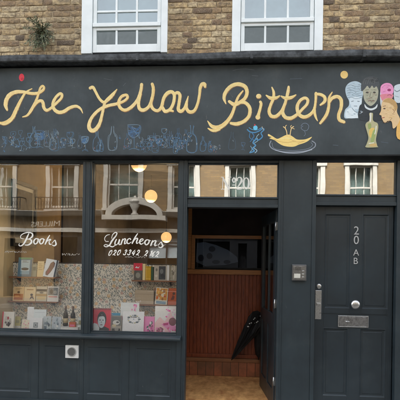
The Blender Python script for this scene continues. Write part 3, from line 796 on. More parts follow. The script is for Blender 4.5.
book(42.6, 54.6, 257, 275.6, ysh - .02, zA, H(222, 230, 236), 'white book with a brown oval shape on its cover, tilted on the upper left shelf', [('p', [(.20, .10), (.38, .08), (.58, .30), (.78, .62), (.80, .82), (.62, .90), (.42, .78), (.32, .50), (.16, .26)], (112, 82, 76)), ('p', [(.28, .2), (.36, .18), (.5, .4), (.44, .46)], (150, 60, 80)), ('r', .88, .0, 1, 1, (70, 74, 80))], tilt=9, thick=.03)
# left window, lower shelf
book(12.6, 23.5, 285.4, 300, ysh, zB, H(222, 190, 140), 'cream picture book with an orange table scene, first on the lower left shelf', [('r', .08, .08, .92, .5, (176, 100, 52)), ('r', .15, .3, .6, .42, (214, 150, 90)), ('e', .5, .62, .12, .08, (120, 90, 60))] + lines(.2, .8, .86, 2, .09, (150, 120, 80)))
book(23.8, 35, 285.4, 300, ysh - .004, zB, H(228, 208, 168), 'cream book with a small dark blue figure, second on the lower left shelf', [('e', .66, .45, .12, .09, (60, 72, 96)), ('p', [(.5, .1), (.6, .35), (.8, .35), (.9, .1), (.75, .22), (.65, .22)], (56, 66, 92)), ('r', .2, .78, .8, .84, (160, 120, 80))])
book(35.8, 46.2, 284.6, 300, ysh, zB, H(208, 200, 178), 'greyish book with a dark landscape band across its cover, third on the lower left shelf', [('r', .0, .66, 1, .82, (70, 74, 76)), ('r', .0, .34, 1, .5, (176, 150, 110)), ('r', .1, .1, .9, .3, (216, 196, 150)), ('e', .5, .58, .2, .06, (110, 110, 104))])
book(47, 58, 284.4, 300, ysh - .004, zB, H(222, 218, 210), 'white book with a grey photograph and a red line, last on the lower left shelf', [('r', .06, .42, .94, .92, (130, 132, 130)), ('e', .35, .66, .14, .16, (84, 84, 82)), ('e', .7, .62, .16, .12, (176, 170, 160)), ('r', .1, .30, .9, .34, (190, 60, 66))])
# left window, ledge
yl = .145
book(1.6, 13.2, 311.2, 329.4, yl + .06, Zp, H(226, 222, 212), 'white book with a red spine and dark red flower drawing, far left', blobs(3, 16, .25, .2, .75, .72, .10, [(60, 52, 50), (170, 40, 56), (196, 190, 180), (110, 100, 96)]) + [('r', 0, 0, .09, 1, (206, 44, 66))], spine=H(206, 44, 66), thick=.03)
book(14.6, 20.2, 313.4, 323, yl + .16, Zp + .03, H(204, 196, 140), 'small pale yellow leaflet behind the white books at left', [('r', .2, .3, .8, .6, (168, 164, 130))], thick=.004, name='leaflet', cat='leaflet', group='leaflets and cards in the window')
box('small_plinth', M_page, None, PX(14, yl + .16, 325), PX(20.5, yl + .16, 325), yl + .155, yl + .23, Zp + .0002, Zp + .0296); tag(bpy.data.objects['small_plinth'], 'little white block under the pale yellow leaflet', 'block')
book(26.6, 33, 308.8, 331.6, yl + .12, Zp, H(236, 240, 240), 'tall narrow white booklet standing above the other white ones', thick=.01, lean=4)
book(33, 45.4, 310.2, 331, yl + .09, Zp, H(228, 236, 238), 'plain white folder behind the white book with the little grey drawing', [('r', .1, .84, .9, .86, (200, 206, 208))], thick=.012, lean=4)
book(20.6, 29.4, 321.6, 333.2, yl - .02, Zp, H(234, 224, 200), 'cream booklet with pink line drawings, leaning among the white books', blobs(8, 9, .2, .2, .8, .9, .09, [(232, 150, 170), (226, 120, 150), (240, 180, 190)]), tilt=6, thick=.008)
book(28.8, 41.6, 319.4, 333.4, yl - .03, Zp, H(238, 240, 238), 'white book with a little grey square drawing at the front of the left ledge', [('r', .32, .28, .68, .66, (150, 156, 158)), ('r', .4, .36, .6, .58, (196, 200, 200)), ('e', .5, .47, .07, .06, (90, 96, 100))])
book(43.2, 50.8, 317.2, 332.6, yl + .0, Zp, H(196, 204, 206), 'grey and white patterned booklet, the left one of the pair beside the bottles', blobs(11, 16, .1, .1, .9, .9, .12, [(120, 136, 146), (160, 176, 170), (224, 226, 222), (96, 106, 116)]), thick=.01, tilt=-2)
book(51.2, 60, 317.6, 332.8, yl + .0, Zp, H(190, 198, 204), 'blue grey patterned booklet, the right one of the pair beside the bottles', blobs(12, 16, .1, .1, .9, .9, .12, [(140, 156, 166), (176, 190, 196), (110, 124, 134), (224, 226, 222)]), thick=.01, tilt=2)
def flatbook(px0, px1, z, Y, d, h, col, label):
    a, b = PX(px0, Y, 330), PX(px1, Y, 330); t = thing('book', label, 'book', ((a + b) / 2, Y + d / 2, z), GB)
    m = MB(); m.box(a, b, Y, Y + d, z, z + .002); m.box(a, b, Y, Y + d, z + h - .002, z + h); m.box(a, b, Y + d - .002, Y + d, z + .0021, z + h - .0021); m.build('cover', flat(col), t)
    box('pages', M_page, t, a + .003, b - .003, Y + .003, Y + d - .0022, z + .0023, z + h - .0023); return z + h
for px0_, px1_, d0_, col_, lab_ in ((7, 19.5, .04, H(226, 220, 200), 'cream paper lying flat in front of the pale yellow leaflet'), (44, 57, -.035, H(214, 220, 222), 'pale blue grey paper lying flat in front of the two patterned booklets')):
    t = thing('leaflet', lab_, 'leaflet', (PX((px0_ + px1_) / 2, yl, 330), yl + d0_, Zp), 'leaflets and cards in the window')
    box('sheet', flat(col_), t, PX(px0_, yl, 330), PX(px1_, yl, 330), yl - .06 + d0_ * .3, yl - .03 + d0_, Zp + .0002, Zp + .003)
z1_ = flatbook(59.4, 76, Zp + .0003, yl - .02, .2, .026, H(210, 214, 212), 'pale grey book lying flat, bottom of the little stack under the bottles')
z2_ = flatbook(60.2, 78.2, z1_ + .0004, yl - .01, .19, .030, H(234, 236, 236), 'white book lying flat, top of the little stack under the bottles')
def wine(px, Y, z, pytop, lab, tint):
    x = PX(px, Y, 320); Hh = PZ(pytop, Y, px) - z; t = thing('wine_bottle', lab, 'bottle', (x, Y, z), 'wine bottles in the window'); s = Hh / .30
    m, tt, b = nodes('bottle_glass'); b.inputs['Base Color'].default_value = tint; b.inputs['Roughness'].default_value = .08
    MB().lathe([(.030 * s, 0), (.036 * s, .004 * s), (.037 * s, .02 * s), (.037 * s, .15 * s), (.034 * s, .18 * s), (.020 * s, .215 * s), (.0145 * s, .235 * s), (.0135 * s, .285 * s), (.016 * s, .287 * s), (.016 * s, .30 * s)], (x, Y, z), 24).build('bottle_glass', m, t, smooth=True)
    MB().lathe([(.0376 * s, .05 * s), (.0376 * s, .12 * s)], (x, Y, z), 24).build('label', rgb(196, 180, 140), t, smooth=True)
    MB().lathe([(.0150 * s, .245 * s), (.0168 * s, .288 * s), (.0168 * s, .302 * s)], (x, Y, z), 20).build('capsule', rgb(96, 60, 34), t, smooth=True)
wine(65.6, yl + .07, z2_ + .0004, 306.2, 'olive brown wine bottle, the left one on the stack of flat books', (.035, .028, .012, 1))
wine(73.0, yl + .08, z2_ + .0004, 306.4, 'dark green black wine bottle, the right one on the stack of flat books', (.012, .013, .010, 1))
t = thing('card_box', 'small orange and pink card box standing in front of the right wine bottle', 'box', tuple(P(72, 327, yl + .0)), None); t.location.z = z2_ + .0003
a, b = PX(69, yl, 324), PX(75.4, yl, 324)
box('carton', rgb(206, 96, 50), t, a, b, yl, yl + .03, z2_ + .0004, z2_ + .055, .001); box('carton_label', rgb(226, 120, 150), t, a + .01, b - .01, yl - .0008, yl - .0002, z2_ + .008, z2_ + .03)
book(77.4, 83, 316.4, 331, yl + .02, Zp, H(214, 220, 214), 'pale booklet at the right end of the left ledge, partly behind the mullion', [('r', .1, .5, .6, .8, (150, 150, 110))], thick=.01)
# right window, ledge
book(91.4, 109.8, 309.6, 334.6, yl - .01, Zp, H(222, 58, 80), 'red book with a black and white portrait photograph on its cover', [
    ('p', [(.28, .0), (.26, .16), (.36, .26), (.72, .26), (.95, .18), (.95, .0)], (70, 74, 76)),
    ('p', [(.0, .0), (.0, .30), (.12, .40), (.30, .36), (.42, .20), (.40, .0)], (226, 234, 236)),
    ('e', .53, .56, .25, .31, (52, 52, 54)), ('e', .52, .47, .20, .27, (214, 226, 230)), ('p', [(.34, .64), (.40, .78), (.52, .72), (.68, .78), (.72, .62), (.60, .68), (.46, .67)], (60, 58, 60)),
    ('e', .44, .52, .045, .018, (60, 62, 66)), ('e', .60, .52, .045, .018, (60, 62, 66)), ('p', [(.50, .50), (.48, .40), (.56, .40)], (170, 182, 186)), ('e', .52, .33, .07, .018, (120, 96, 100)), ('r', .0, .94, 1, 1, (150, 40, 52))], thick=.03, spine=H(190, 40, 60))
book(101.6, 119.6, 306.8, 320, yl + .14, Zp + .06, H(96, 186, 224), 'sky blue book with pale block lettering shapes standing behind the red portrait book', [('r', .68, .60, .92, .78, (206, 230, 238)), ('r', .30, .62, .42, .80, (206, 230, 238)), ('r', .74, .40, .84, .52, (206, 230, 238)), ('r', .45, .85, .6, .9, (206, 230, 238))], thick=.02)
box('riser_block', M_page, None, PX(103, yl + .14, 330), PX(118.5, yl + .14, 330), yl + .132, yl + .22, Zp + .0002, Zp + .0596); tag(bpy.data.objects['riser_block'], 'hidden white block that lifts the sky blue book', 'block')
book(110.6, 121, 317.4, 334.8, yl + .02, Zp, H(176, 170, 158), 'grey book with a black and white photograph of a reclining shape', [('r', .05, .42, .95, .96, (120, 122, 118)), ('e', .5, .6, .34, .14, (222, 220, 212)), ('e', .62, .62, .14, .05, (80, 80, 78)), ('e', .3, .42, .2, .08, (210, 196, 160)), ('r', .1, .08, .9, .26, (74, 74, 70)), ('e', .55, .2, .2, .09, (150, 148, 140))], thick=.015)
book(119.8, 138.2, 303.6, 334, yl + .05, Zp, H(226, 230, 228), 'tall white book with pink flowers, behind the white wreath book', blobs(21, 8, .62, .68, .9, .92, .06, [(236, 130, 186), (244, 190, 212), (226, 100, 160)]) + blobs(22, 5, .02, .42, .10, .52, .05, [(236, 130, 186), (240, 160, 200)]), thick=.02, lean=5)
wre = []
for k in range(14):
    a_ = 2 * math.pi * k / 14; wre.append(('e', .52 + .26 * math.cos(a_), .66 + .17 * math.sin(a_), .045 if k % 3 else .07, .02 if k % 3 else .035, [(96, 110, 116), (140, 150, 150), (180, 176, 120)][k % 3]))
wre += [('r', .38, .74, .46, .77, DK), ('r', .48, .74, .66, .77, DK), ('r', .5, .64, .54, .68, (110, 130, 160))]
book(122.2, 143.4, 313, 335.8, yl - .03, Zp, H(238, 240, 238), 'white book with a wreath drawn round its title, front centre of the right window', wre, thick=.022, lean=6)
book(142.4, 154, 318.2, 336, yl - .01, Zp, H(232, 140, 188), 'small pink book with grey and green flower drawings', blobs(31, 18, .35, .08, .85, .66, .10, [(90, 110, 100), (236, 226, 226), (150, 80, 110), (70, 90, 100), (200, 90, 150)]) + [('r', 0, 0, .14, 1, (222, 92, 158))], spine=H(222, 92, 158), thick=.016)
book(154.4, 176.6, 308.2, 337, yl - .02, Zp, H(234, 232, 226), 'large white book with swirling pink ribbons and dark red discs', [
    ('p', [(.0, .40), (.22, .62), (.45, .46), (.72, .84), (.80, .62), (.58, .34), (.76, .0), (.0, .0)], (240, 196, 196)), ('p', [(.3, .36), (.62, .46), (1, .30), (1, .12), (.6, .18)], (244, 150, 196)),
    ('e', .80, .46, .17, .145, (128, 66, 76)), ('e', .25, .14, .17, .12, (140, 84, 100)), ('e', .25, .15, .09, .07, (170, 100, 120)), ('p', [(.38, .40), (.62, .42), (.60, .34), (.40, .32)], (190, 60, 120))] + blobs(41, 14, .5, .6, .9, .96, .045, [(244, 130, 196), (236, 90, 160), (250, 200, 220)]) + blobs(42, 14, .1, .03, .95, .25, .05, [(250, 210, 220), (244, 150, 190), (220, 90, 140)]), thick=.024, lean=5)
# right window, upper shelf
book(134, 141.8, 270, 279.6, ysh + .02, zC, H(96, 92, 84), 'dark grey book under the red card on the upper right shelf', [('e', .5, .5, .3, .3, (150, 148, 136))], thick=.04, lean=0)
zz = zC + 9.6 / FPX * (ysh + 5.02) + .001
book(133.6, 142.2, 262.6, 270.0, ysh + .02, zz, H(222, 40, 66), 'red card with a white scribble, on top of the dark grey book', [('p', [(.15, .35), (.35, .6), (.5, .4), (.7, .62), (.6, .3)], (240, 235, 235))], thick=.04, lean=0, name='card', cat='card', group='leaflets and cards in the window')
def spine_book(px0, px1, py0, col, label, z, extra=None, base=279.8):
    a, b = PX(px0, ysh, 270), PX(px1, ysh, 270); hh = (base - py0) / FPX * (ysh + 5); t = thing('book', label, 'book', ((a + b) / 2, ysh, z), GB)
    m = MB(); m.box(a + .0005, b - .0005, ysh, ysh + .004, z + .0003, z + hh); m.box(a + .0005, a + .003, ysh + .0041, ysh + .105, z + .0003, z + hh); m.box(b - .003, b - .0005, ysh + .0041, ysh + .105, z + .0003, z + hh); m.build('cover', flat(col), t, .0006)
    box('pages', M_page, t, a + .0032, b - .0032, ysh + .0042, ysh + .10, z + .002, z + hh - .003)
    if extra:
        m = MB()
        for v0, v1 in extra[0]: m.box(a + .004, b - .004, ysh - .0008, ysh - .0001, z + hh * v0, z + hh * v1)
        m.build('spine_band', rgb(*extra[1]), t)
spine_book(142.6, 145.2, 263.2, H(236, 214, 160), 'cream book standing with its spine out, left of the yellow one', zC)
spine_book(145.4, 151.0, 265.6, H(206, 162, 30), 'thick mustard yellow book with its spine out on the upper right shelf', zC, ([(.1, .13), (.8, .83)], (236, 210, 120)))
spine_book(151.2, 153.2, 266.2, H(56, 90, 66), 'thin green book between the yellow spine and the dark photograph', zC)
book(153.8, 166.4, 264.4, 279.8, ysh, zC, H(186, 176, 160), 'grey book with a dark photographic cover on the upper right shelf', [('r', .38, .06, .92, .94, (60, 62, 66)), ('e', .6, .6, .14, .16, (110, 112, 112)), ('e', .7, .3, .16, .14, (40, 42, 46)), ('e', .2, .7, .08, .1, (120, 116, 104)), ('e', .18, .3, .1, .08, (210, 204, 190))], lean=5)
spine_book(166.8, 169.4, 264.2, H(232, 232, 230), 'thin white book with its spine out at the right of the dark photographic book', zC)
book(170, 176.4, 265, 279.8, ysh + .01, zC, H(170, 166, 150), 'grey patterned book at the right end of the upper right shelf', blobs(51, 12, .1, .1, .9, .9, .14, [(120, 116, 104), (206, 200, 186), (150, 140, 120)]), thick=.012, lean=3)
# right window, lower shelf
t = thing('box_file', 'plain tan paper box on the lower right shelf', 'box', (PX(144, ysh, 300), ysh, zD))
box('body', rgb(190, 172, 146), t, PX(134.8, ysh, 300), PX(153.6, ysh, 300), ysh, ysh + .11, zD + .0003, zD + 14 / FPX * 5.44, .003); box('lid_line', rgb(160, 142, 118), t, PX(134.8, ysh, 300) - .001, PX(153.6, ysh, 300) + .001, ysh - .0012, ysh + .108, zD + .118, zD + .122)
m = MB(); rr = random.Random(4)
for k in range(7): m.sphere((PX(138.5, ysh, 300) + rr.uniform(-.03, .03), ysh - .002, zD + .02 + rr.uniform(0, .02)), .007, .003, .007, 8)
m.build('ornament', rgb(240, 225, 220), t)
book(154.6, 166.8, 286.2, 303.4, ysh - .015, zD, H(228, 222, 206), 'white book with an orange and yellow painting, on the lower right shelf', [('r', .05, .28, .95, .96, (226, 160, 70))] + blobs(61, 16, .1, .32, .9, .92, .11, [(240, 196, 96), (214, 110, 50), (236, 220, 190), (180, 120, 60)]) + [('e', .78, .5, .06, .05, (200, 50, 60)), ('r', .1, .05, .9, .2, (130, 160, 180))], tilt=4)
book(167.6, 177.4, 287.4, 304, ysh, zD, H(196, 92, 40), 'burnt orange book at the right end of the lower right shelf', [('p', [(.3, .3), (.5, .6), (.7, .5), (.6, .3)], (110, 50, 30)), ('e', .6, .68, .14, .08, (90, 60, 40))])

# framed picture on the left wall
fy0, fy1 = .47, 1.14
zf1, zf0 = PZ(178.5, fy0, 4), PZ(246, fy0, 4)
pic = thing('framed_picture', 'black framed dark picture with a pale mount hanging on the cream side wall', 'picture', (XW + .03, (fy0 + fy1) / 2, (zf0 + zf1) / 2))
m = MB(); q = .045
m.box(XW + .002, XW + .045, fy0, fy0 + q, zf0, zf1); m.box(XW + .002, XW + .045, fy1 - q, fy1, zf0, zf1); m.box(XW + .002, XW + .044, fy0 + q, fy1 - q, zf0, zf0 + q); m.box(XW + .002, XW + .044, fy0 + q, fy1 - q, zf1 - q, zf1)
m.build('frame', M_black, pic, .003); box('mount', rgb(200, 200, 190), pic, XW + .002, XW + .016, fy0 + q, fy1 - q, zf0 + q, zf1 - q)
box('artwork', mat('dark_blue_print', (.018, .026, .036, 1), .8, .5, 8, spec=.1), pic, XW + .0165, XW + .018, fy0 + .09, fy1 - .09, zf0 + .11, zf1 - .10)

# pendants
M_globe, t_, b_ = nodes('lit_opal_globe'); b_.inputs['Base Color'].default_value = (.45, .28, .12, 1)
b_.inputs['Emission Color'].default_value = (1.0, .56, .21, 1); b_.inputs['Emission Strength'].default_value = 0.17; b_.inputs['Roughness'].default_value = .3
M_globe2 = M_globe
for px, py, r, Rm, lab in ((139, 163.5, 8.2, .13, 'round lit globe pendant, the highest and nearest of the three'), (151, 196.2, 6.4, .13, 'round lit globe pendant, the middle one of the three'), (166.3, 237.3, 5.4, .13, 'amber lit globe pendant, the lowest and farthest of the three')):
    Y = Rm * FPX / r - 5; c = P(px, py, Y)
    t = thing('pendant_lamp', lab, 'lamp', tuple(c), 'globe pendants hanging in the shop')
    MB().sphere(c, Rm, Rm, Rm, 28).build('globe', M_globe, t, smooth=True)
    ld = bpy.data.lights.new('globe_light', 'POINT'); ld.energy = 6; ld.color = (1, .74, .42); ld.shadow_soft_size = 0
    lo_ = bpy.data.objects.new('globe_light', ld); C.objects.link(lo_); lo_.parent = t; lo_.location = (0, 0, -Rm - .08)
    MB().tube([(c.x, c.y, c.z + Rm), (c.x, c.y, c.z + Rm + .05)], .022, 12).build('cap', M_black, t, smooth=True)
    MB().tube([(c.x, c.y, c.z + Rm + .05), (c.x, c.y, 3.399)], .006, 6).build('flex', M_black, t)

# ================================================================ LETTERING ON THE GLASS
def glass_strokes(name, strokes, wd, parent, m=None, Y=.0535, sc=1):
    mb = MB()
    for s in strokes:
        ribbon(mb, [(a, b, (c if c else 1) * wd) for a, b, *r in s for c in [r[0] if r else 1]], Y, k=5, lift=.0005, wmul=sc)
    return mb.build(name, m or M_decal, parent)
books = [
 [(28.8, 233.6, .8), (27.4, 236.6, 1.3), (25.6, 240.6, 1.5), (23.4, 244.2, 1.2), (20.8, 245.9, .9), (18.9, 245.3, .7), (19.3, 243.6, .5)],
 [(23.6, 238.8, .5), (20.8, 238, .6), (21.0, 235.4, .7), (24.4, 233.2, .8), (29, 232.5, .9), (32.2, 233.6, 1.2), (32.4, 236.2, 1.5), (29.8, 238.6, 1), (26.8, 239.2, .6)],
 [(28, 239, .6), (31, 239.9, 1.2), (31.4, 242.4, 1.6), (28.6, 244.8, 1.2), (25, 245, .7)],
 [(38.2, 238.8, .7), (35.6, 238.8, 1), (33.8, 241.4, 1.4), (34.8, 244, 1), (37.2, 242.8, 1.2), (38.2, 240, 1.2), (37.6, 238.8, .8), (40, 239.6, .4)],
 [(43.6, 238.8, .7), (41.2, 238.9, 1), (39.6, 241.4, 1.4), (40.6, 243.9, 1), (42.8, 242.8, 1.2), (43.8, 240.2, 1.2), (43.2, 239, .8), (45.2, 240, .4)],
 [(49.6, 235.4, .8), (47.8, 238.4, 1.3), (46.4, 241.4, 1.4), (45.2, 244.2, 1)], [(47, 241.4, .6), (49.6, 239.4, 1), (50.8, 239.8, .9), (49.2, 241.4, .8), (49.6, 244, 1.3), (51.4, 244.4, .6)],
 [(52, 243.4, .5), (54.8, 240.2, .8), (55.6, 242, 1.2), (56, 244.4, 1.4), (54.2, 245.8, 1), (52.4, 245, .7)]]
glass_strokes('lettering', books, 1.15, SW1)
lunch = [
 [(108.4, 241.4, .6), (105.6, 241.2, .6), (104.6, 238.4, .6), (106.6, 235.4, .7), (109.6, 234.6, .5)],
 [(111.6, 238.4, .5), (112.6, 234.8, .7), (115.2, 232.5, .9), (116.9, 233.2, 1), (115.8, 236, 1.1), (113.8, 238.4, 1.4), (111.6, 241.4, 1.5), (109.6, 245, 1.2), (106.4, 246.8, .9), (104, 245.8, .7), (105.4, 244.6, .6), (109, 245.6, .9), (112.4, 246.8, 1), (115, 245.4, .6)],
 [(116.4, 239.4, 1), (115, 242.6, 1.3), (115.4, 245, 1), (117.6, 243.8, .7), (119.6, 239.4, 1.2), (118.8, 243.2, 1.3), (119.6, 244.8, .8), (121, 243.4, .5)],
 [(122.8, 239, .9), (121.8, 241.8, 1.3), (121, 244.4, 1.1)], [(121.6, 242, .5), (123.8, 239.2, .8), (125.4, 239, 1.1), (124.8, 241.6, 1.3), (124.6, 243.8, 1), (126.4, 243, .5)],
 [(130.6, 239.4, 1.1), (129.6, 238.4, .8), (127.4, 240, 1.2), (127, 242.6, 1.3), (128.8, 243.6, .9), (131.2, 242, .5)],
 [(137.6, 233.6, .7), (135.6, 236.6, 1.2), (133.6, 240.4, 1.4), (132.2, 243.4, 1.1)], [(133.6, 241, .5), (136.2, 238.4, .9), (137.6, 238.8, 1.2), (136.6, 241.6, 1.3), (136.8, 243.4, 1), (138.6, 242.6, .5)],
 [(139.6, 242, .6), (142.8, 240.4, .8), (142.8, 238.9, .8), (140.8, 239.4, 1.1), (139.6, 242, 1.4), (141, 244.2, 1), (143.8, 242.8, .5)],
 [(149, 240, .7), (146.4, 240, 1), (144.8, 242.4, 1.4), (146, 244.8, 1), (148.2, 243.6, 1.2), (149.2, 241.2, 1.2), (148.6, 240, .8), (150.8, 240.8, .4)],
 [(152.8, 240.6, .9), (151.6, 243.2, 1.3), (150.8, 245.6, 1.1)], [(151.6, 243.4, .5), (154, 240.9, .8), (156, 241, 1.1), (155, 243.6, 1.3), (155, 245.8, 1), (157, 245, .5)],
 [(158, 245.6, .5), (161, 242, .8), (162, 243.8, 1.2), (162.6, 246.2, 1.4), (160.6, 247.6, 1), (158.6, 246.8, .7)], [(162.4, 246.6, .5), (164.2, 245.4, .4)]]
glass_strokes('lettering', lunch, 1.12, SW2)
DIG = {'0': [[(.75, .0), (.35, .12), (.12, .6), (.25, 1), (.62, .9), (.9, .4), (.75, .0)]], '2': [[(.25, .3), (.45, .02), (.85, .1), (.75, .5), (.1, 1), (.4, .9), (.8, 1)]],
       '3': [[(.3, .2), (.6, 0), (.9, .15), (.7, .45), (.5, .48), (.75, .6), (.65, .92), (.3, 1), (.1, .85)]], '4': [[(.75, 0), (.15, .65), (.85, .65)], [(.9, .3), (.6, 1)]],
       '1': [[(.4, .2), (.75, 0), (.45, 1)]], '6': [[(.9, .05), (.4, .3), (.15, .75), (.4, 1), (.75, .8), (.6, .5), (.25, .65)]]}
st = []
for i, (ch, x) in enumerate(zip('020 3342 2162', [108.4, 112.6, 117, 0, 123.2, 127.4, 131.6, 136, 0, 144.2, 148.8, 151.4, 155.2])):
    if ch == ' ': continue
    y0 = 249.8 + .0021 * (x - 130) ** 2 * .9 - .25
    glass_strokes('telephone_digit', [[(x + u * 3.3 + (1 - v) * 1.3 - .3, y0 + v * 4.9 + (x - 108) * .02, (.7, 1.35, 1.0, 1.3, .8)[j_ % 5]) for j_, (u, v) in enumerate(s)] for s in DIG[ch]], .85, SW2)
def squig(x0, x1, y, h, n, seed):
    rr = random.Random(seed); out = []; x = x0
    for i in range(n):
        w_ = (x1 - x0) / n; x = x0 + i * w_
        out.append([(x + w_ * rr.uniform(0, .3), y + rr.uniform(0, h)), (x + w_ * rr.uniform(.3, .5), y + rr.uniform(0, h)), (x + w_ * rr.uniform(.5, .85), y + rr.uniform(0, h))])
    return out
M_faint = mat('faded_decal', (.45, .43, .38, 1), .6, .1)
glass_strokes('small_print', squig(5, 27, 250.8, 2.2, 15, 1), .4, SW1, M_faint)
glass_strokes('small_print', squig(62, 80, 253.2, 2.2, 13, 2), .4, SW1, M_faint)
glass_strokes('small_print', squig(125, 147, 256.2, 1.6, 15, 3), .4, SW2, M_faint)
# No 20 on the transom, serifs and thick-thin strokes
no = [[(222.6, 189, .6), (222.8, 183, .7), (223, 177.6, .7)], [(222.8, 177.4, 1.2), (225.8, 183.2, 2), (229, 189.2, 1.4)], [(229.2, 189, .6), (229.2, 183, .7), (229.4, 177.4, .7)],
      [(221.2, 189.2, .6), (224.2, 189.2, .6)], [(221.2, 177.2, .6), (223.6, 177.2, .6)], [(228, 177.2, .6), (231, 177.2, .6)],
      [(233.9, 177.6, 1), (232.5, 180, 1.4), (233.9, 182.4, 1), (235.3, 180, 1.4), (233.9, 177.6, 1)], [(232.4, 185, .7), (235.4, 185, .7)],
      [(236.9, 180.4, 1.6), (238, 177.8, .9), (240.6, 177.6, 1.2), (241.6, 180.6, 2), (239.6, 184.4, 1.4), (236.8, 188.6, .8), (239.4, 188.8, 1.6), (242.2, 188.2, 1.4), (242.4, 186.8, .6)],
      [(246.2, 177.6, .8), (243.9, 180, 1.6), (243.9, 186, 1.9), (246.2, 189, .8), (248.5, 186, 1.9), (248.5, 180, 1.6), (246.2, 177.6, .8)]]
glass_strokes('number', no, 1.05, tw, Y=.051)

# ================================================================ THE SIGN
SG = thing('shop_sign', 'long dark painted fascia sign with cream script lettering, little painted heads and a yellow bird', 'sign', ((XL + XR) / 2, -.06, ZF0))
YS = -.06
MB().box(XL + .003, XR - .003, YS, -.0255, ZF0, ZF1).build('board', M_sign, SG, .003)
The = [[(7.1, 109.9, 2), (5.6, 105, 4), (6.5, 99.6, 4.2), (10, 94.6, 4.2), (16.3, 91.9, 3.8), (23.8, 91.9, 3), (31.3, 93.4, 3), (37.5, 93.1, 3), (42.4, 90.6, 2.8), (44, 87.6, 2.4), (42.4, 85.9, 2.2), (40.3, 88, 2.2), (38.8, 92.5, 2.2), (36.3, 100, 2.5), (31.9, 108.8, 3), (27.5, 115, 2.2), (22.5, 116.9, .8)],
 [(31.9, 88.6, .8), (25.6, 92.5, 2), (20.6, 100.6, 3), (16.3, 109.4, 3.8), (11.9, 118.2, 4), (5.6, 122.9, 4.2), (0, 122.9, 2.4), (-4, 121, 1)],
 [(33.4, 107.4, 1.6), (37.5, 101.9, 2.8), (41.3, 100.7, 3), (43, 103, 3.2), (43.8, 107.4, 3.2), (46.4, 110.2, 3), (50.6, 108.3, 2.6), (56.3, 103.1, 2.6), (60.8, 98.6, 2.6), (62, 95, 2.8), (59.9, 93.6, 2.8), (55.6, 97.5, 2.8), (52.8, 103.8, 3), (54.2, 109.2, 3.4), (58.6, 112.2, 3.5), (63.8, 111.4, 3.5), (70, 107.6, 3.2), (76.3, 106.2, 2.8), (80.6, 108.8, 2), (82.6, 113, .7)]]
Yel = [[(90.2, 88, 3), (93, 87.3, 3), (95.6, 91.8, 2.6), (99.5, 98.8, 2.6), (104, 102.2, 2.8), (108.3, 99, 3.8), (112.8, 94.4, 3.2), (116.9, 89.3, .8)],
 [(105.2, 101.4, 2.6), (103.6, 107, 2.8), (102, 114.6, 2.8), (99.4, 123.8, 3.4), (95, 129.8, 4), (90.6, 130, 4), (88.9, 125, 3.6), (92.2, 116.8, 3), (99.5, 109.5, 3), (107.8, 105.7, 3), (116.8, 103.7, 2.8), (123.6, 101.2, 2.6), (127.5, 97.6, 2.6), (126.2, 94.9, 2.7), (121.4, 96.6, 2.8), (118.6, 102.2, 3), (120.2, 107.6, 3.2), (125, 110.1, 3.2), (131.3, 107, 3.2), (137.3, 100, 3), (140.6, 91.3, 3), (141.6, 84.4, 3)],
 [(140.4, 93.8, 2.8), (138.6, 102.5, 3), (139.4, 108.4, 3.3), (143.6, 110, 3.4), (148.8, 106.4, 3), (152.3, 97.5, 3), (153.3, 88.8, 3), (152.2, 84, 3)],
 [(152, 97.5, 2.8), (150.9, 104, 3), (153.1, 108.8, 3), (157.5, 110.6, 3), (161.3, 107, 3), (163.8, 98, 3.2), (167.5, 93.1, 3.6), (171.9, 91.9, 3.4), (174.3, 95.6, 3), (173.1, 103.8, 3), (169.6, 109.6, 3), (165, 111.2, 3.4), (162.3, 107, 2.8)],
 [(168.8, 110.2, 2.4), (172.8, 111, 2)],
 [(174, 94.6, 2.4), (177.3, 92.5, 3), (179.9, 95.4, 3.2), (178.9, 103.8, 3), (178.3, 109.2, 3.4), (181, 111.2, 3.4), (184.4, 108.1, 2.8), (186.5, 102.5, 2.4), (188.2, 96.2, .8)],
 [(186.6, 101.9, 2.4), (186.5, 108.1, 3), (189.4, 111.8, 3.4), (194.2, 110.6, 3), (197.5, 103.8, 2.6), (199.4, 95, 2.6), (200.2, 87.8, 3), (202, 84.2, 3.4), (204.4, 84.2, 3.6), (205, 86.6, 2.6)]]
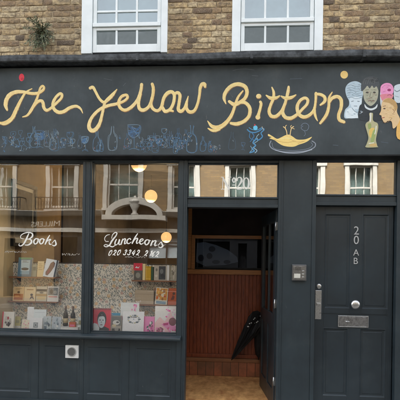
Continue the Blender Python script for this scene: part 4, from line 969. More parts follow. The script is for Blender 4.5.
Bit = [[(225.8, 103.6, 1), (224, 97.9, 3), (225.8, 91.7, 3.5), (231.1, 86.2, 3.7), (238, 84.1, 3.7), (244.8, 86.4, 3.7), (247, 92.4, 3.4), (244.7, 98.4, 3.2), (239.4, 102.6, 3.4), (234.2, 104.4, 3.6), (229.2, 101.4, 2.6)],
 [(240, 102.4, 2.6), (245.6, 102.9, 3.2), (249.7, 108.2, 3.4), (249, 115.8, 3.2), (243.8, 121.3, 3.4), (236.8, 123.8, 3.6), (231, 123.2, 2.6)],
 [(242.9, 90.8, 1.2), (238.4, 96.5, 2.2), (235.5, 103.4, 2.6), (231.8, 114.4, 3), (225.6, 123, 3.8), (218.8, 127.3, 4.2), (212.2, 126.4, 3.4), (207.6, 121, .8)], [(219, 129, 3.2), (213.3, 130.6, 3), (208, 128.4, 1)],
 [(258.4, 96.2, 4.6), (258.9, 96.1, 4.6)], [(260.4, 101.9, 2.6), (261, 104, 2.6), (259.9, 109.4, 2.6), (258.2, 115.4, 3.2), (257.8, 117.2, 4.6)],
 [(271.9, 87.3, 1.2), (273.7, 92.5, 2.5), (273.1, 98.8, 2.8), (270.6, 105, 2.8), (269, 111.3, 3), (271.3, 116, 3.4), (276.3, 116.1, 3.3), (281.3, 111.3, 3), (284.4, 105, 2.8), (286.3, 98.8, 2.7), (288, 91.3, 3), (288.6, 86.7, 2)],
 [(266.2, 95.3, 1.2), (270.6, 98, 3.3), (276, 97.8, 3), (279.6, 95.8, 1.2)], [(281.2, 96.2, 1.4), (285.6, 98.1, 3), (291.3, 97.4, 3), (295.9, 94.8, 1)],
 [(283.8, 106.9, 2.4), (282.6, 112.5, 3.2), (285.6, 117.3, 3.5), (291.3, 118, 3.4), (297.5, 114, 2.8), (302.6, 108.8, 2.6), (306.8, 104.2, 2.6), (307.7, 100, 2.7), (305, 97.9, 2.8), (300.4, 100.2, 2.8), (297.2, 106.1, 3), (298.4, 113.4, 3.4), (303.3, 116.9, 3.3), (309.4, 115, 3), (313.9, 109.6, 2.5), (315.5, 102, 2.3), (315.9, 93.1, 2.6)],
 [(314.4, 107.4, 2.4), (314.5, 112, 2.6), (315.6, 116.8, 2.2), (317.4, 120.8, .8)], [(315.6, 94, 2.4), (320.4, 94.4, 2.8), (324.5, 97, 3), (324.6, 101.3, 3), (320.4, 104.9, 1.8)],
 [(332.2, 92, .8), (329, 97.9, 2.2), (328.7, 106.1, 2.7), (326.4, 114.6, 3), (320.2, 123.2, 2.2)], [(328.8, 103, 2.4), (332.1, 98.1, 3), (337.4, 96.5, 3.2), (341, 99.9, 3.4), (341, 107.5, 3.1), (338.7, 114.4, 3), (339.4, 119.7, 3.2), (343.9, 121.9, 3)]]
for word in (The, Yel, Bit):
    mb = MB()
    for s in word: ribbon(mb, s, YS - .0009, k=8, wobble=.05, wmul=1.0)
    rs = random.Random(len(word))
    for s in word:         # streaks left by the hairs of the brush
        for q in range(7):
            off = rs.uniform(-.36, .36); i0 = rs.randint(0, max(0, len(s) - 4)); i1 = min(len(s), i0 + rs.randint(3, 7))
            seg = []
            for i in range(i0, i1):
                a_, b_, w_ = s[i]; c_, d2_ = s[max(0, i - 1)][:2], s[min(len(s) - 1, i + 1)][:2]
                tx, ty = d2_[0] - c_[0], d2_[1] - c_[1]; l_ = math.hypot(tx, ty) or 1
                seg.append((a_ - ty / l_ * off * w_, b_ + tx / l_ * off * w_, rs.uniform(.25, .6)))
            if len(seg) < 2: continue
            mb.mi = 1 if off < .1 else 2
            ribbon(mb, seg, YS - .0017, k=6, wobble=.3, lift=.0001)
    lt = mb.build('lettering', [M_letter, rgb(246, 216, 144), rgb(234, 200, 126)], SG)
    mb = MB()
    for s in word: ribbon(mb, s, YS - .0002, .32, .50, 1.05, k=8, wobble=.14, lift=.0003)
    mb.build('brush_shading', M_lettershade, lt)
_pk = [0]
def painted(name, shapes, label=None, base=.0006):
    """shapes: (colour, polygon or ('line', pts, width))"""
    mb = MB(); mats = []; _pk[0] += 1; base = .0003 + .000013 * _pk[0]; hk_ = _pk.count(1) ; _pk.append(1) if ('head' in name or 'bottle' in name) else None; base += .0011 * (hk_ if ('head' in name or 'bottle' in name) else 0)
    for i, (c, s) in enumerate(shapes):
        mm = rgb(*c)
        if mm not in mats: mats.append(mm)
        mb.mi = mats.index(mm); Y = YS - base - .00010 * min(i, 9) - .000012 * max(0, i - 9)
        if s[0] == 'line': ribbon(mb, [(a, b, s[2]) for a, b in s[1]], Y, k=4, lift=.0001)
        else: poly(mb, s, Y, True)
    return mb.build(name, mats, SG, label=label)
painted('painted_dot', [((224, 60, 76), ell(21.6, 77.4, 2.6, 3.8, 8)), ((196, 44, 60), ell(22.2, 79, 1.6, 1.6, 8))], 'red painted dot')
painted('painted_dot', [((238, 204, 128), ell(344.2, 74.7, 3.8, 3.9, 10))], 'yellow painted dot')
# bird on its back on a plate
painted('painted_bird', [((240, 208, 128), [(268.4, 134), (272.5, 136.2), (277, 138.8), (281, 137.4), (285, 135.4), (289, 134.6), (293, 136.8), (297, 139.4), (303, 139.6), (307, 138.8), (312, 136.8), (308.6, 140.6), (304, 143), (299, 144.6), (294, 146.6), (288, 146.6), (282.5, 145.4), (278, 142.8), (274.6, 140.2), (269.4, 138.2), (271.6, 137.2), (268.2, 136)]),
  ((196, 156, 88), ('line', [(274, 139), (280, 141.6), (288, 142.4), (295, 141)], .4)), ((206, 168, 98), ('line', [(290, 139), (297, 142), (304, 141)], .4)), ((252, 228, 170), ('line', [(281, 139), (287, 138), (293, 139.6)], .5)), ((196, 156, 88), ('line', [(298, 143.6), (305, 141)], .35)), ((226, 196, 136), ('line', [(287, 136), (286.6, 131.5), (285, 128), (283.4, 126.8)], .9)), ((226, 196, 136), ('line', [(285.4, 128.4), (285.6, 126), (286.6, 125.2)], .6)), ((226, 196, 136), ('line', [(290, 136), (290.6, 131.5), (291.6, 128), (293.6, 126.6)], .9)), ((226, 196, 136), ('line', [(291.4, 128.4), (290.6, 126.4), (291.6, 125.4)], .6)), ((226, 196, 136), ('line', [(292, 128), (294.4, 129)], .6))], base=.002)
painted('painted_plate', [((140, 148, 158), ('line', [(271, 141), (269.6, 145), (273, 149), (282, 151.6), (294, 152), (306, 150.8), (314, 147.6), (315.4, 143.6), (312, 141)], .9)), ((120, 130, 142), ('line', [(272, 143), (274, 148.4), (284, 150), (296, 150.4), (308, 148.6), (312.6, 145), (311, 142.6)], .5)), ((186, 194, 204), ('line', [(275, 150), (286, 152.8), (300, 152.8), (312, 149.6)], .5)),
  ((110, 124, 140), ('line', [(301, 126), (303, 123.6), (306.4, 123.4), (308.8, 126), (307.4, 130), (304, 130.6), (301, 128), (303, 126)], .5)), ((110, 124, 140), ('line', [(304.5, 131), (305.4, 134), (304, 136)], .4))])
painted('painted_jester', [((84, 150, 190), ('line', [(249, 127.6), (252, 129.4), (257, 130), (262, 127.4)], .6)), ((150, 190, 206), ('line', [(259, 134), (256.6, 137), (258, 140.4), (254.4, 143)], .5)), ((60, 110, 150), ('line', [(252, 133), (254, 136), (252.4, 139), (255, 141)], .9)), ((130, 170, 190), ('line', [(250.6, 146), (252, 149.4), (250, 152)], .5)), ((190, 176, 150), ('line', [(262, 126.6), (263.6, 130)], .5)), ((70, 130, 170), ('line', [(247.4, 129.6), (249.6, 131.6), (254, 132.6), (259, 131), (262.6, 128.6), (264, 129.8), (261, 133), (262.4, 136.6), (258.6, 140), (255.6, 138.4)], 1.2)), ((100, 190, 224), ell(255.4, 127.8, 2.2, 2.4, 8)), ((196, 60, 70), ell(254.8, 125, .7, 1, 6)), ((80, 140, 180), ('line', [(256, 139), (253, 142.6), (255.6, 145.4), (252.4, 148.6), (254.4, 151), (250, 152.6)], 1.3)), ((150, 180, 196), ('line', [(254, 148), (257, 150.6), (255, 152.8)], .8)), ((60, 116, 156), ('line', [(250, 133), (249.4, 137), (251.6, 139.6), (250.2, 141.6)], .7))])
# glassware, bottles and candlesticks in thin blue and white line
def hatch(cx, cy, rx, ry, cols, n, seed, L=1.6, w_=.35, slope=.5):
    rr = random.Random(seed); out = []
    for i in range(n):
        a = rr.uniform(0, 2 * math.pi); q = math.sqrt(rr.random()); x, y = cx + rx * q * math.cos(a), cy + ry * q * math.sin(a)
        out.append((rr.choice(cols), ('line', [(x, y), (x + L * rr.uniform(.3, .6), y + L * slope * rr.uniform(-.4, .8)), (x + L * rr.uniform(.8, 1.2), y + L * slope * rr.uniform(-.6, 1))], w_ * rr.uniform(.6, 1.3))))
    return out
def glassware():
    rr = random.Random(12); sh = []
    cols = [(66, 98, 124), (74, 106, 130), (84, 112, 132), (72, 92, 110), (108, 126, 136), (70, 92, 108)]
    def goblet(x, y, s): return [[(x - 2.2 * s, y - 9 * s), (x - 2 * s, y - 6 * s), (x, y - 4.5 * s), (x + 2 * s, y - 6 * s), (x + 2.2 * s, y - 9 * s), (x - 2.2 * s, y - 9.2 * s)], [(x, y - 4.5 * s), (x + rr.uniform(-.3, .3), y - .6 * s)], [(x - 2 * s, y), (x, y - .7 * s), (x + 2 * s, y)]]
    def bottle(x, y, s): return [[(x - .8 * s, y - 14 * s), (x - .8 * s, y - 10 * s), (x - 2.4 * s, y - 7 * s), (x - 2.4 * s, y), (x + 2.4 * s, y), (x + 2.4 * s, y - 7 * s), (x + .8 * s, y - 10 * s), (x + .8 * s, y - 14 * s)]]
    def scrib(x, y, s): return [[(x + rr.uniform(-3, 3) * s, y - rr.uniform(0, 9) * s) for _ in range(6)]]
    items = [(goblet, 85, 150.5, 1.5), (bottle, 97, 150, 1.35), (goblet, 134, 150, 2.7), (bottle, 112.6, 149, 1.6), (goblet, 40, 148, 1.9), (bottle, 55, 150, 1.5), (bottle, 192, 151, 1.8), (bottle, 232, 149, 1.2), (goblet, 243, 150, .8), (bottle, 34, 146, 1.4), (goblet, 70, 144, 1.3)]
    for x in [4, 11, 18, 25, 47, 62]: items.append((rr.choice([goblet, scrib, bottle]), x, 149 + rr.uniform(-3, 2), rr.uniform(.8, 1.3)))
    for i in range(26): items.append((rr.choice([goblet, goblet, bottle]), 143 + i * 11 % 48 + rr.uniform(-1, 1), rr.uniform(138, 152.5), rr.uniform(.7, 1.15)))
    for i in range(22): items.append((rr.choice([scrib, goblet, goblet]), 3 + i * 17 % 76 + rr.uniform(-1, 1), rr.uniform(138, 152.5), rr.uniform(.7, 1.2)))
    for i in range(12): items.append((scrib, 120 + i * 29 % 70, rr.uniform(134, 152.5), rr.uniform(.4, .8)))
    for i in range(6): items.append((scrib, rr.uniform(200, 240), rr.uniform(146, 152.5), rr.uniform(.4, .7)))
    def touch(x, y, s): return []
    for i in range(9): items.append((bottle, rr.uniform(4, 240), rr.uniform(147, 152.5), rr.uniform(.6, 1.1)))
    for n_, (f, x, y, s) in enumerate(items[:98]):
        c = rr.choice(cols); sh = []
        big = s > 1.25
        for st_ in f(x, y, s):
            sh.append((c, [(a + rr.uniform(-.4, .4), min(153.4, b + rr.uniform(-.4, .4))) for a, b in st_], rr.uniform(.30, .66)))
            if big: sh.append((rr.choice(cols), [(a + rr.uniform(-.9, .9), min(153.4, b + rr.uniform(-.9, .9))) for a, b in st_], rr.uniform(.3, .6)))
        if n_ in (0, 2, 4):   # ornate ones, filled with scribble
            for q in range(9): sh.append((rr.choice([(62, 98, 136), (74, 112, 146), (104, 128, 144)]), [(x + rr.uniform(-2.4, 2.4) * s, y - rr.uniform(4, 9) * s) for _ in range(4)], rr.uniform(.3, .6)))
        for q in range(rr.randint(1, 3)):
            a, b = x + rr.uniform(-2.6, 2.6) * s, min(152.5, y - rr.uniform(0, 9) * s)
            sh.append((rr.choice([(116, 134, 146), (134, 146, 148), (144, 138, 124), (76, 120, 156), (74, 112, 146), (74, 112, 146), (126, 96, 96)]), [(a, b), (a + rr.uniform(-.8, .8), b + rr.uniform(.3, .9)), (a + rr.uniform(-.8, .8), b + rr.uniform(.6, 1.8))], rr.uniform(.35, .7)))
        mb = MB(); mats = []
        for i, (c, pts, wd) in enumerate(sh):
            mm = rgb(*c)
            if mm not in mats: mats.append(mm)
            mb.mi = mats.index(mm); ribbon(mb, [(a, b, wd) for a, b in pts], YS - .0004 - (i % 9) * .00002 - (n_ % 20) * .00004, k=4, lift=.0001)
        mb.build('painted_bottle' if f is bottle else 'painted_scribble' if f is scrib else 'painted_glass', mats, SG)
glassware()
# painted heads
painted('painted_head', [((178, 198, 208), [(356, 81.2), (350, 82.4), (346.4, 85.8), (345.3, 90), (346.4, 95.6), (349, 101), (348.6, 106), (345, 110), (344.6, 118), (352, 118), (365, 117.8), (363.4, 112.4), (360.8, 107.4), (362.2, 98), (363.8, 90), (361.6, 84)]),
  ((206, 220, 226), [(350, 98), (361, 98), (361, 106), (358, 109), (352, 108)]), ((214, 226, 230), [(346.6, 110), (353, 108), (358, 116), (357, 118), (346, 117.6)])] +
  [((130, 148, 158), ('line', [(347, 86 + i * 2.4), (351, 85 + i * 2.4), (356, 86.6 + i * 2.4), (362, 85.4 + i * 2.4)], .35)) for i in range(6)] + [((120, 138, 150), ('line', [(352, 108), (356, 112), (361, 111.4)], .5)), ((110, 126, 138), ('line', [(351.5, 101.4), (353.4, 101)], .6)), ((110, 126, 138), ('line', [(357.6, 101.2), (359.4, 101.4)], .6)), ((120, 136, 146), ('line', [(354, 106), (357, 106)], .5))] + hatch(354, 90, 7, 7, [(150, 170, 182), (204, 218, 226), (134, 152, 164)], 26, 1) + hatch(354, 112, 7, 4, [(150, 170, 182), (222, 230, 234)], 12, 2), 'pale blue painted head')
painted('painted_head', [((44, 50, 54), [(359, 108), (362, 104), (367, 106), (376, 106), (380, 104), (383, 110), (382, 120), (360, 120)]), ((168, 168, 146), [(363.6, 88), (363.4, 96), (365.4, 102), (370.6, 106), (375.8, 102), (378, 96), (377.8, 88), (371, 84)]),
  ((206, 214, 214), [(364.6, 104), (367, 107), (371, 108.4), (375, 107), (377.4, 104), (376.6, 108), (371, 110.4), (365.4, 108)]),
  ((72, 77, 80), [(361.4, 91), (361.4, 83), (365, 78), (371.6, 76.4), (377.4, 79), (379.6, 85), (378.8, 91), (376.6, 86.4), (374, 88), (372, 85.6), (369.6, 88.4), (367.4, 85.8), (364.6, 89)])] +
  [((100, 104, 100), ('line', [(363 + i * 2.2, 84), (364.4 + i * 2.2, 79.6), (367 + i * 2, 78)], .3)) for i in range(6)] + [((70, 66, 60), ell(367.2, 92.4, 1.4, .8, 8)), ((70, 66, 60), ell(374.4, 92.4, 1.4, .8, 8)), ((120, 118, 100), ('line', [(371, 92), (369.8, 97), (372, 97.4)], .5)), ((126, 92, 84), ('line', [(368.2, 101), (371, 100.4), (374, 101)], .7)), ((120, 122, 104), ('line', [(365.4, 90), (368.6, 89.6)], .5)), ((120, 122, 104), ('line', [(373, 89.6), (376, 90)], .5))] + hatch(370.6, 96, 5.4, 7, [(146, 148, 126), (186, 184, 160), (130, 128, 112), (176, 150, 132)], 30, 3) + hatch(370, 80, 7, 3, [(84, 88, 90), (48, 52, 54)], 16, 4, 2.2), 'painted head with a dark fringe and white collar')
painted('painted_head', [((200, 206, 210), [(380.4, 90), (380.4, 104), (383, 108), (385, 100), (384, 88)]), ((226, 148, 190), [(380.4, 91), (381, 86), (385, 83.2), (390, 83.4), (393.2, 87), (393.4, 92), (391, 94.6), (382, 94.6)]), ((212, 130, 142), [(381, 94.4), (392.6, 94.2), (392.4, 98), (389, 101), (383, 101), (381, 98)]), ((150, 50, 100), ell(389.2, 90, 1.9, 1.3, 8)), ((160, 70, 110), ('line', [(387.6, 95.4), (389.6, 94.6), (391.6, 95.8)], .6)), ((190, 110, 160), ('line', [(382, 87.6), (386, 85), (391, 86.2)], .4))] + hatch(386.4, 89, 5, 4, [(240, 170, 206), (206, 120, 170)], 14, 5), 'pink painted head')
painted('painted_head', [((196, 208, 214), [(394, 88), (396, 85), (401, 84), (406, 86), (408, 92), (405, 99), (399, 103), (394.4, 100)]), ((96, 110, 120), ('line', [(394.6, 90), (397, 91.6), (400, 90)], .6)), ((120, 134, 142), ('line', [(395, 96), (398.6, 97)], .4))], 'white painted head at the end of the row')
painted('painted_head', [((222, 176, 96), [(397, 125), (399, 119), (405, 118), (412, 128), (412, 140), (397.6, 138.6)]), ((216, 186, 140), [(381.6, 104), (383.4, 100), (388.6, 98), (394.6, 100.4), (397.4, 106), (397, 112), (399.8, 119), (396.6, 126), (393, 128.4), (391.6, 121.6), (387.6, 121), (385, 123), (382.8, 120.4), (381.6, 117.6), (381.4, 115.6), (379.4, 114.4), (381, 110.6)]),
  ((186, 150, 96), [(383, 101.4), (388.6, 98), (395, 101), (397.4, 107), (395, 111), (393.4, 106), (389, 103)]), ((90, 70, 56), ell(384.4, 108.6, 1.2, .7, 8)), ((120, 84, 60), ('line', [(383, 106.4), (385.6, 105.8)], .5)), ((156, 84, 70), ('line', [(382, 118), (384.4, 117.4)], .7)), ((160, 120, 84), ('line', [(392.6, 109), (394.4, 111.4), (392.8, 114)], .6)), ((150, 116, 80), ('line', [(383, 122), (388, 122), (392, 118)], .4))] + hatch(390, 110, 5.4, 8, [(232, 206, 160), (196, 162, 112), (222, 184, 110)], 26, 6), 'tan painted head in profile')
painted('painted_bottle', [((176, 172, 132), [(369.2, 113.4), (371.4, 112.8), (373, 113.6), (372.8, 119), (374, 121.4), (377.6, 123.4), (378.2, 128), (377, 134), (376, 140), (377.4, 146), (377.8, 147.2), (366, 147.4), (366.6, 144), (368.4, 138), (366.8, 131), (365.4, 125.6), (366.4, 122.8), (369.2, 120.6), (369.6, 117)]),
  ((214, 212, 200), [(370, 113.6), (371.4, 113.4), (371, 121), (369.6, 121.4)]), ((146, 160, 96), [(368, 124), (371, 123.6), (371, 128), (368.6, 129)]), ((216, 186, 100), [(370, 129), (374, 128), (374.6, 134), (371, 138), (369, 134)]), ((150, 166, 100), [(373, 131), (375.4, 130), (374.6, 139), (372, 144), (370.6, 141)]), ((230, 230, 220), ('line', [(376.2, 126), (375.8, 130), (374.8, 134)], .7)), ((232, 228, 210), ('line', [(369, 143.4), (373.6, 142.8)], .8)), ((200, 170, 110), [(370.4, 144.2), (376, 143.6), (376, 146.4), (370, 146.4)])])
painted('chalk_smear', [((86, 92, 94), ('line', [(233, 70.5), (238, 69.4), (246, 69), (254, 70)], .4)), ((84, 90, 92), ('line', [(252, 75.5), (258, 76)], .4)), ((82, 88, 90), ('line', [(104, 78.6), (112, 80.2)], .4)), ((84, 92, 96), ('line', [(123, 86), (125.6, 83)], .4)), ((86, 100, 110), ('line', [(333, 145), (338, 145.4)], .4)), ((86, 100, 110), ('line', [(290, 79), (302, 78.4)], .3)), ((84, 98, 110), ('line', [(381, 142), (388, 143)], .4))])

# ================================================================ INTERCOM AND VENT
a, b, c, e = PX(291.6, 0, 272), PX(306, 0, 272), PZ(280.6, 0, 299), PZ(264.6, 0, 299)
IC = thing('intercom', 'small steel door entry panel on the pilaster between the two doors', 'intercom', ((a + b) / 2, 0, c))
box('housing', mat('grey_housing', (.16, .16, .16, 1), .4, .1, metal=.8), IC, a, b, -.035, .006, c, e, .005)
box('face_plate', mat('brushed_plate', (.36, .36, .35, 1), .35, .25, 30, metal=1), IC, a + .012, b - .010, -.038, -.0352, c + .012, e - .014, .002)
m = MB()
for i in range(4):
    z = e - .03 - i * .009; m.box(a + .03, b - .06, -.0395, -.0381, z - .003, z)
m.build('speaker_slots', M_black, IC)
for i in range(3): box('call_button', M_chrome, IC, b - .048, b - .026, -.043, -.0381, c + .030 + i * .032, c + .046 + i * .032, .002)
box('name_card', rgb(200, 198, 186), IC, a + .022, b - .065, -.0392, -.0382, c + .03, c + .075)
a, b, c, e = PX(65.6, 0, 352), PX(78.6, 0, 352), PZ(357.9, 0, 72), PZ(345.2, 0, 72)
VT = thing('vent', 'white square extractor vent on the dark panelling below the left window', 'vent', ((a + b) / 2, .01, c))
cx_, cz_ = (a + b) / 2, (c + e) / 2
m = MB(); m.box(a, b, -.012, ys + .014, c, e); m.build('plate', mat('white_plastic', (.78, .78, .75, 1), .45, .06, 20), VT, .003)
MB().lathe([(.050, 0), (.050, .008), (.043, .008), (.043, .001)], (cx_, -.0121, cz_), 28, 'y').build('ring', rgb(150, 150, 146), VT)
m = MB()
for i in range(-3, 4):
    hw = math.sqrt(.042 ** 2 - (i * .0115) ** 2); m.box(cx_ + i * .0115 - .0022, cx_ + i * .0115 + .0022, -.0205, -.0135, cz_ - hw, cz_ + hw)
m.build('louvres', rgb(110, 110, 108), VT); MB().lathe([(.0425, 0), (.0425, .0008)], (cx_, -.0122, cz_), 28, 'y').build('duct', M_black, VT)

# ================================================================ PLANT GROWING OUT OF THE BRICKWORK
pc = P(41, 34, BY - .02)
PLN = thing('wall_plant', 'scraggy grey green weed growing out of the brick wall above the sign', 'plant', tuple(pc))
rr = random.Random(9)
st_m = MB(); lf = MB()
def leafq(mb, p, d, L, wd, nrm):
    d = d.normalized(); s = d.cross(nrm).normalized() * wd; mid = p + d * L * .5 - Vector((0, 0, L * .06)); tipp = p + d * L - Vector((0, 0, L * .22))
    mb.add([p, mid + s, tipp, mid - s], [(0, 1, 2, 3)])
for i in range(70):
    ang_ = rr.uniform(-2.9, 2.9) ; ln = rr.uniform(.06, .21); p = pc + Vector((rr.uniform(-.03, .03), rr.uniform(0, .02), rr.uniform(-.02, .03)))
    d = Vector((math.sin(ang_) * .7, -rr.uniform(.15, .7), math.cos(ang_) * 1.0)).normalized(); pts = [p]
    for k in range(6):
        d = (d + Vector((rr.uniform(-.22, .22), rr.uniform(-.1, .1), -.16 + rr.uniform(-.12, .12)))).normalized(); pts.append(pts[-1] + d * ln / 6)
    st_m.tube(pts, .0022, 4, .0009)
    for k in range(1, 7):
        for s in range(3):
            dd = (d + Vector((rr.uniform(-1, 1), rr.uniform(-.6, .6), rr.uniform(-.9, .7)))).normalized()
            lf.mi = rr.choice([0, 0, 1, 2]); leafq(lf, pts[k], dd, rr.uniform(.018, .05), rr.uniform(.0025, .0065), Vector((rr.uniform(-.4, .4), -1, rr.uniform(-.4, .4))))
st_m.build('stems', flat((.10, .075, .045)), PLN)
lf.build('leaves', [flat((.10, .125, .06)), flat((.18, .17, .09)), flat((.05, .06, .032))], PLN)
box('root_ball', mat('dry_roots', (.035, .03, .02, 1), .95, .4, 60, bmp=1), PLN, pc.x - .05, pc.x + .03, BY - .02, BY + .01, pc.z - .10, pc.z + .02, .02)

# ================================================================ ACROSS THE STREET (seen in the glass)
YO = -12.88
def op(px, py, Y=13.0): return P(px, py, Y)
def OX(px): return op(px, 200).x
def OZ(py, px=150): return op(px, py).z
M_opbrick = brick_uv('ochre_brick', (.20, .130, .056, 1), (.14, .092, .042, 1), (.13, .10, .06, 1), dirt=.35)
M_opcream = mat('cream_stucco', (.40, .385, .34, 1), .7, .08, 2)
M_opblack = mat('black_shopfront_paint', (.015, .016, .018, 1), .35, .3)
M_slate = mat('roof_slate', (.085, .10, .11, 1), .6, .10, 9)
M_curtain = mat('teal_grey_curtain', (.20, .27, .265, 1), .9, .2, 7, stretch=(6, 1, 1))
OB = thing('terrace_building', 'ochre brick terrace with cream sash windows across the street, reflected in the shop glass', 'building', (0, YO, 0))
zc1, zc0 = OZ(212), OZ(217)       # cornice over the shopfronts
cens = [62, 123, 184, 240, 309, 360]; more = [-58, 2, 420, 480, 540, 600, -118, -178]
wins = []
for c_ in cens + more:
    hw = {62: 12.5, 123: 15.5}.get(c_, 11.5); top = OZ(165.5 if c_ != 123 else 160, c_); bot = zc1 + .12
    wins.append((OX(c_ - hw), OX(c_ + hw), bot, top))
    wins.append((OX(c_ - 10.5), OX(c_ + 10.5), top + 1.25, top + 2.75))
m = MB(); wall_cells(m, -16, 22, zc1, 9.0, YO - .3, YO, wins); m.build('wall', M_opbrick, OB)
m = MB(); m.prism([(YO - .3, 9.0), (YO - .0, 9.0), (YO - 1.5, 11.65), (YO - 3, 11.65)], -16, 22); m.build('roof', M_slate, OB)
m = MB(); m.box(-16, 22, YO + .001, YO + .22, 8.86, 9.05); m.box(-16, 22, YO + .002, YO + .12, 8.72, 8.859); m.build('eaves_cornice', M_opcream, OB)
for i, (a, b, c, e) in enumerate(wins):
    fm = MB(); q = .10; y0, y1 = YO - .14, YO - .06
    arch = .17
    fm.box(a - arch, a - .001, YO - .05, YO + .06, c, e + .0); fm.box(b + .001, b + arch, YO - .05, YO + .06, c, e + .0); fm.box(a - arch - .05, b + arch + .05, YO - .05, YO + .10, e + .001, e + .20)
    fm.box(a - arch - .03, b + arch + .03, YO - .05, YO + .12, c - .10, c - .001)
    w_ = fm.build('window', M_opcream, OB, .01)
    s_ = MB(); s_.box(a, a + .06, y0, y1, c, e); s_.box(b - .06, b, y0, y1, c, e); s_.box(a + .06, b - .06, y0, y1, e - .06, e); s_.box(a + .06, b - .06, y0, y1, c, c + .09); zm = (c + e) / 2; s_.box(a + .06, b - .06, y0 + .01, y1 + .02, zm - .03, zm + .03)
    for f_ in (1 / 3, 2 / 3): xq = a + (b - a) * f_; s_.box(xq - .012, xq + .012, y0 + .02, y1 - .01, c + .09, zm - .03); s_.box(xq - .012, xq + .012, y0 + .02, y1 - .01, zm + .03, e - .06)
    s_.build('frame', M_opcream, w_)
    box('pane', M_opglass, w_, a, b, y0 + .03, y0 + .036, c, e); box('curtain', M_curtain, w_, a - .1, b + .1, y0 - .30, y0 - .29, c - .1, e + .1)
# flat pilaster strips
# balcony rail over window
bl = OX(40), OX(86)
def rail(x0, x1, z0, z1):
    m = MB(); yb = YO + .42
    m.box(x0, x1, yb, yb + .03, z1 - .03, z1); m.box(x0, x1, yb, yb + .03, z0 + .02, z0 + .045)
    n = int((x1 - x0) / .11)
    for i in range(n + 1):
        x = x0 + (x1 - x0) * i / n; m.box(x - .009, x + .009, yb + .005, yb + .025, z0 + .046, z1 - .031)
        if i < n: m.tube([(x + .055 + .035 * math.cos(t * math.pi / 4), yb + .015, (z0 + z1) / 2 + .09 * math.sin(t * math.pi / 4)) for t in range(9)], .007, 4)
    m.box(x0, x0 + .02, YO, yb - .001, z1 - .03, z1 - .001); m.box(x1 - .02, x1, YO, yb - .001, z1 - .03, z1 - .001)
    return m
rail(bl[0], bl[1], zc1 + .04, OZ(199)).build('balcony_rail', M_black, OB); rail(OX(-20), OX(26), zc1 + .04, OZ(199)).build('balcony_rail', M_black, OB)
# ground floor: brick house on the left (in reflection), black shopfront, pale shop window
m = MB(); m.prism([(YO - .1, zc0), (YO + .30, zc0 + .03), (YO + .46, zc1 - .02), (YO + .46, zc1), (YO - .1, zc1 + .03)], -16, OX(104)); m.prism([(YO - .1, zc0), (YO + .30, zc0 + .03), (YO + .46, zc1 - .02), (YO + .46, zc1), (YO - .1, zc1 + .03)], OX(163), 22)
m.box(-16, 22, YO - .1, YO + .16, OZ(233), OZ(229)); m.build('shopfront_cornice', M_opcream, OB)
m = MB(); wall_cells(m, -16, OX(55), -.05, zc0, YO - .3, YO, [(OX(4), OX(22), OZ(300), OZ(240))]); m.build('ground_floor_wall', M_opbrick, OB)
box('dark_room', M_opblack, OB, -16, 22, YO - .7, YO - .6, -.05, zc1)
text('wall_lettering', 'MILLERS', .30, ((OX(31) + OX(64)) / 2 + .0, YO + .165, (OZ(222) + OZ(228)) / 2), M_opcream, OB, 1.15, face=-1)
m = MB(); wall_cells(m, OX(55) + .002, 22, -.05, zc0 - .001, YO - .28, YO + .02, [(OX(62), OX(78), OZ(292), OZ(238)), (OX(84), OX(106), .3, OZ(236)), (OX(112), OX(142), .1, OZ(238)), (OX(149), OX(182), .4, OZ(229.6)), (OX(190), OX(230), .4, OZ(238)), (OX(240), OX(250), 0, OZ(240)), (OX(262), OX(330), .4, OZ(240)), (OX(345), OX(400), .4, OZ(240))]); m.build('shopfront', M_opblack, OB, .01)
wdw = MB(); a, b, c, e = OX(149), OX(182), .4, OZ(229.6)
wdw.box(a, b, YO - .12, YO - .06, (OZ(243)) - .03, OZ(243) + .03); wdw.box((a * .45 + b * .55) - .03, (a * .45 + b * .55) + .03, YO - .12, YO - .06, c, e)
ww = wdw.build('shop_window', M_opblack, OB); box('blind', mat('sky_reflection_blue', (.40, .47, .50, 1), .9, .1, 3), ww, a, b, YO - .25, YO - .24, OZ(258), e)  # pale blue sheet stands in for sky mirrored in the shop glass
# arched doorhead
ac, ar0, ar1 = OX(137), (OX(164) - OX(108)) / 2, (OX(158) - OX(114)) / 2
m = MB(); n = 24; vs = []; zb = OZ(217); hgt = OZ(199) - zb
for i in range(n + 1):
    t = math.pi * i / n
    for r_, hh in ((ar0, hgt), (ar1, hgt - .25)):
        for y in (YO + .02, YO + .55): vs.append((ac + r_ * math.cos(t), y, zb + hh * math.sin(t)))
fs = []
for i in range(n):
    q = i * 4; r_ = q + 4; fs += [(q, q + 1, r_ + 1, r_), (q + 2, r_ + 2, r_ + 3, q + 3), (q + 1, q + 3, r_ + 3, r_ + 1), (q, r_, r_ + 2, q + 2)]
fs += [(0, 2, 3, 1), (n * 4, n * 4 + 1, n * 4 + 3, n * 4 + 2)]
m.add(vs, fs); m.box(ac - ar0 - .12, ac + ar0 + .12, YO + .02, YO + .6, zb - .18, zb - .001); m.build('arched_doorhead', M_opcream, OB, .008)
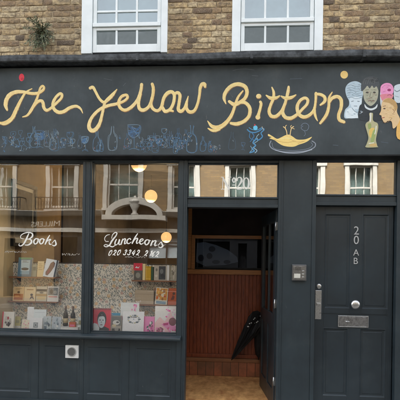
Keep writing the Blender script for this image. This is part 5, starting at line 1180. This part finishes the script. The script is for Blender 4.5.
m = MB(); pts = [(ac + ar1 * math.cos(math.pi * i / n), YO + .15, zb + (hgt - .25) * math.sin(math.pi * i / n)) for i in range(n + 1)]; m.add(pts, [tuple(range(n + 1))]); m.build('tympanum', M_opblack, OB)
MB().lathe([(.14, 0), (.16, .05), (.08, .12), (.10, .2), (.22, .42), (.20, .52), (.26, .56), (.20, .62), (.06, .70), (.03, .78)], (ac, YO + .42, zb + .0), 18).build('urn', M_opcream, OB, smooth=True)
# end walls so the block is solid
m = MB(); m.box(-16, -15.8, YO - 9, YO - .301, -.05, 9); m.box(21.8, 22, YO - 9, YO - .301, -.05, 9); m.box(-16, 22, YO - 9.2, YO - 9.001, -.05, 9); m.box(-16, 22, YO - 9.2, YO - 2.9, 9.01, 9.2); m.build('rear_walls', M_opbrick, OB)
# neighbouring houses on our side, so that a sidestep does not find a void
for (a, b, lab) in ((-16, -3.61, 'plain brick house adjoining the left of the shop'), (3.61, 20, 'plain brick house adjoining the right of the shop')):
    t = thing('adjoining_house', lab, 'building', ((a + b) / 2, 0, 0)); hol = []
    x = a + .9
    while x + 1.1 < b - .5: hol.append((x, x + 1.0, 4.3, 6.1)); hol.append((x, x + 1.0, 7.0, 8.4)); hol.append((x, x + 1.0, .9, 2.6)); x += 2.1
    m = MB(); wall_cells(m, a, b, -.05, 9.6, BY, BY + .3, hol); m.box(a, b, BY + 6, BY + 6.2, -.05, 9.6); m.box(a, b, BY + .301, BY + 6.2, 9.601, 9.75); m.build('wall', M_brickup, t)
    for h_ in hol:
        w_ = bead(h_[0] + .001, h_[1] - .001, h_[2] + .001, h_[3] - .001, BY + .06, .07, .08); zm = (h_[2] + h_[3]) / 2; w_.box(h_[0] + .071, h_[1] - .071, BY + .062, BY + .13, zm - .02, zm + .02); w_ = w_.build('window', M_white, t)
        box('pane', M_opglass, w_, h_[0] + .05, h_[1] - .05, BY + .10, BY + .105, h_[2] + .05, h_[3] - .05); box('blind', M_shell, w_, h_[0], h_[1], BY + .31, BY + .32, h_[2], h_[3])
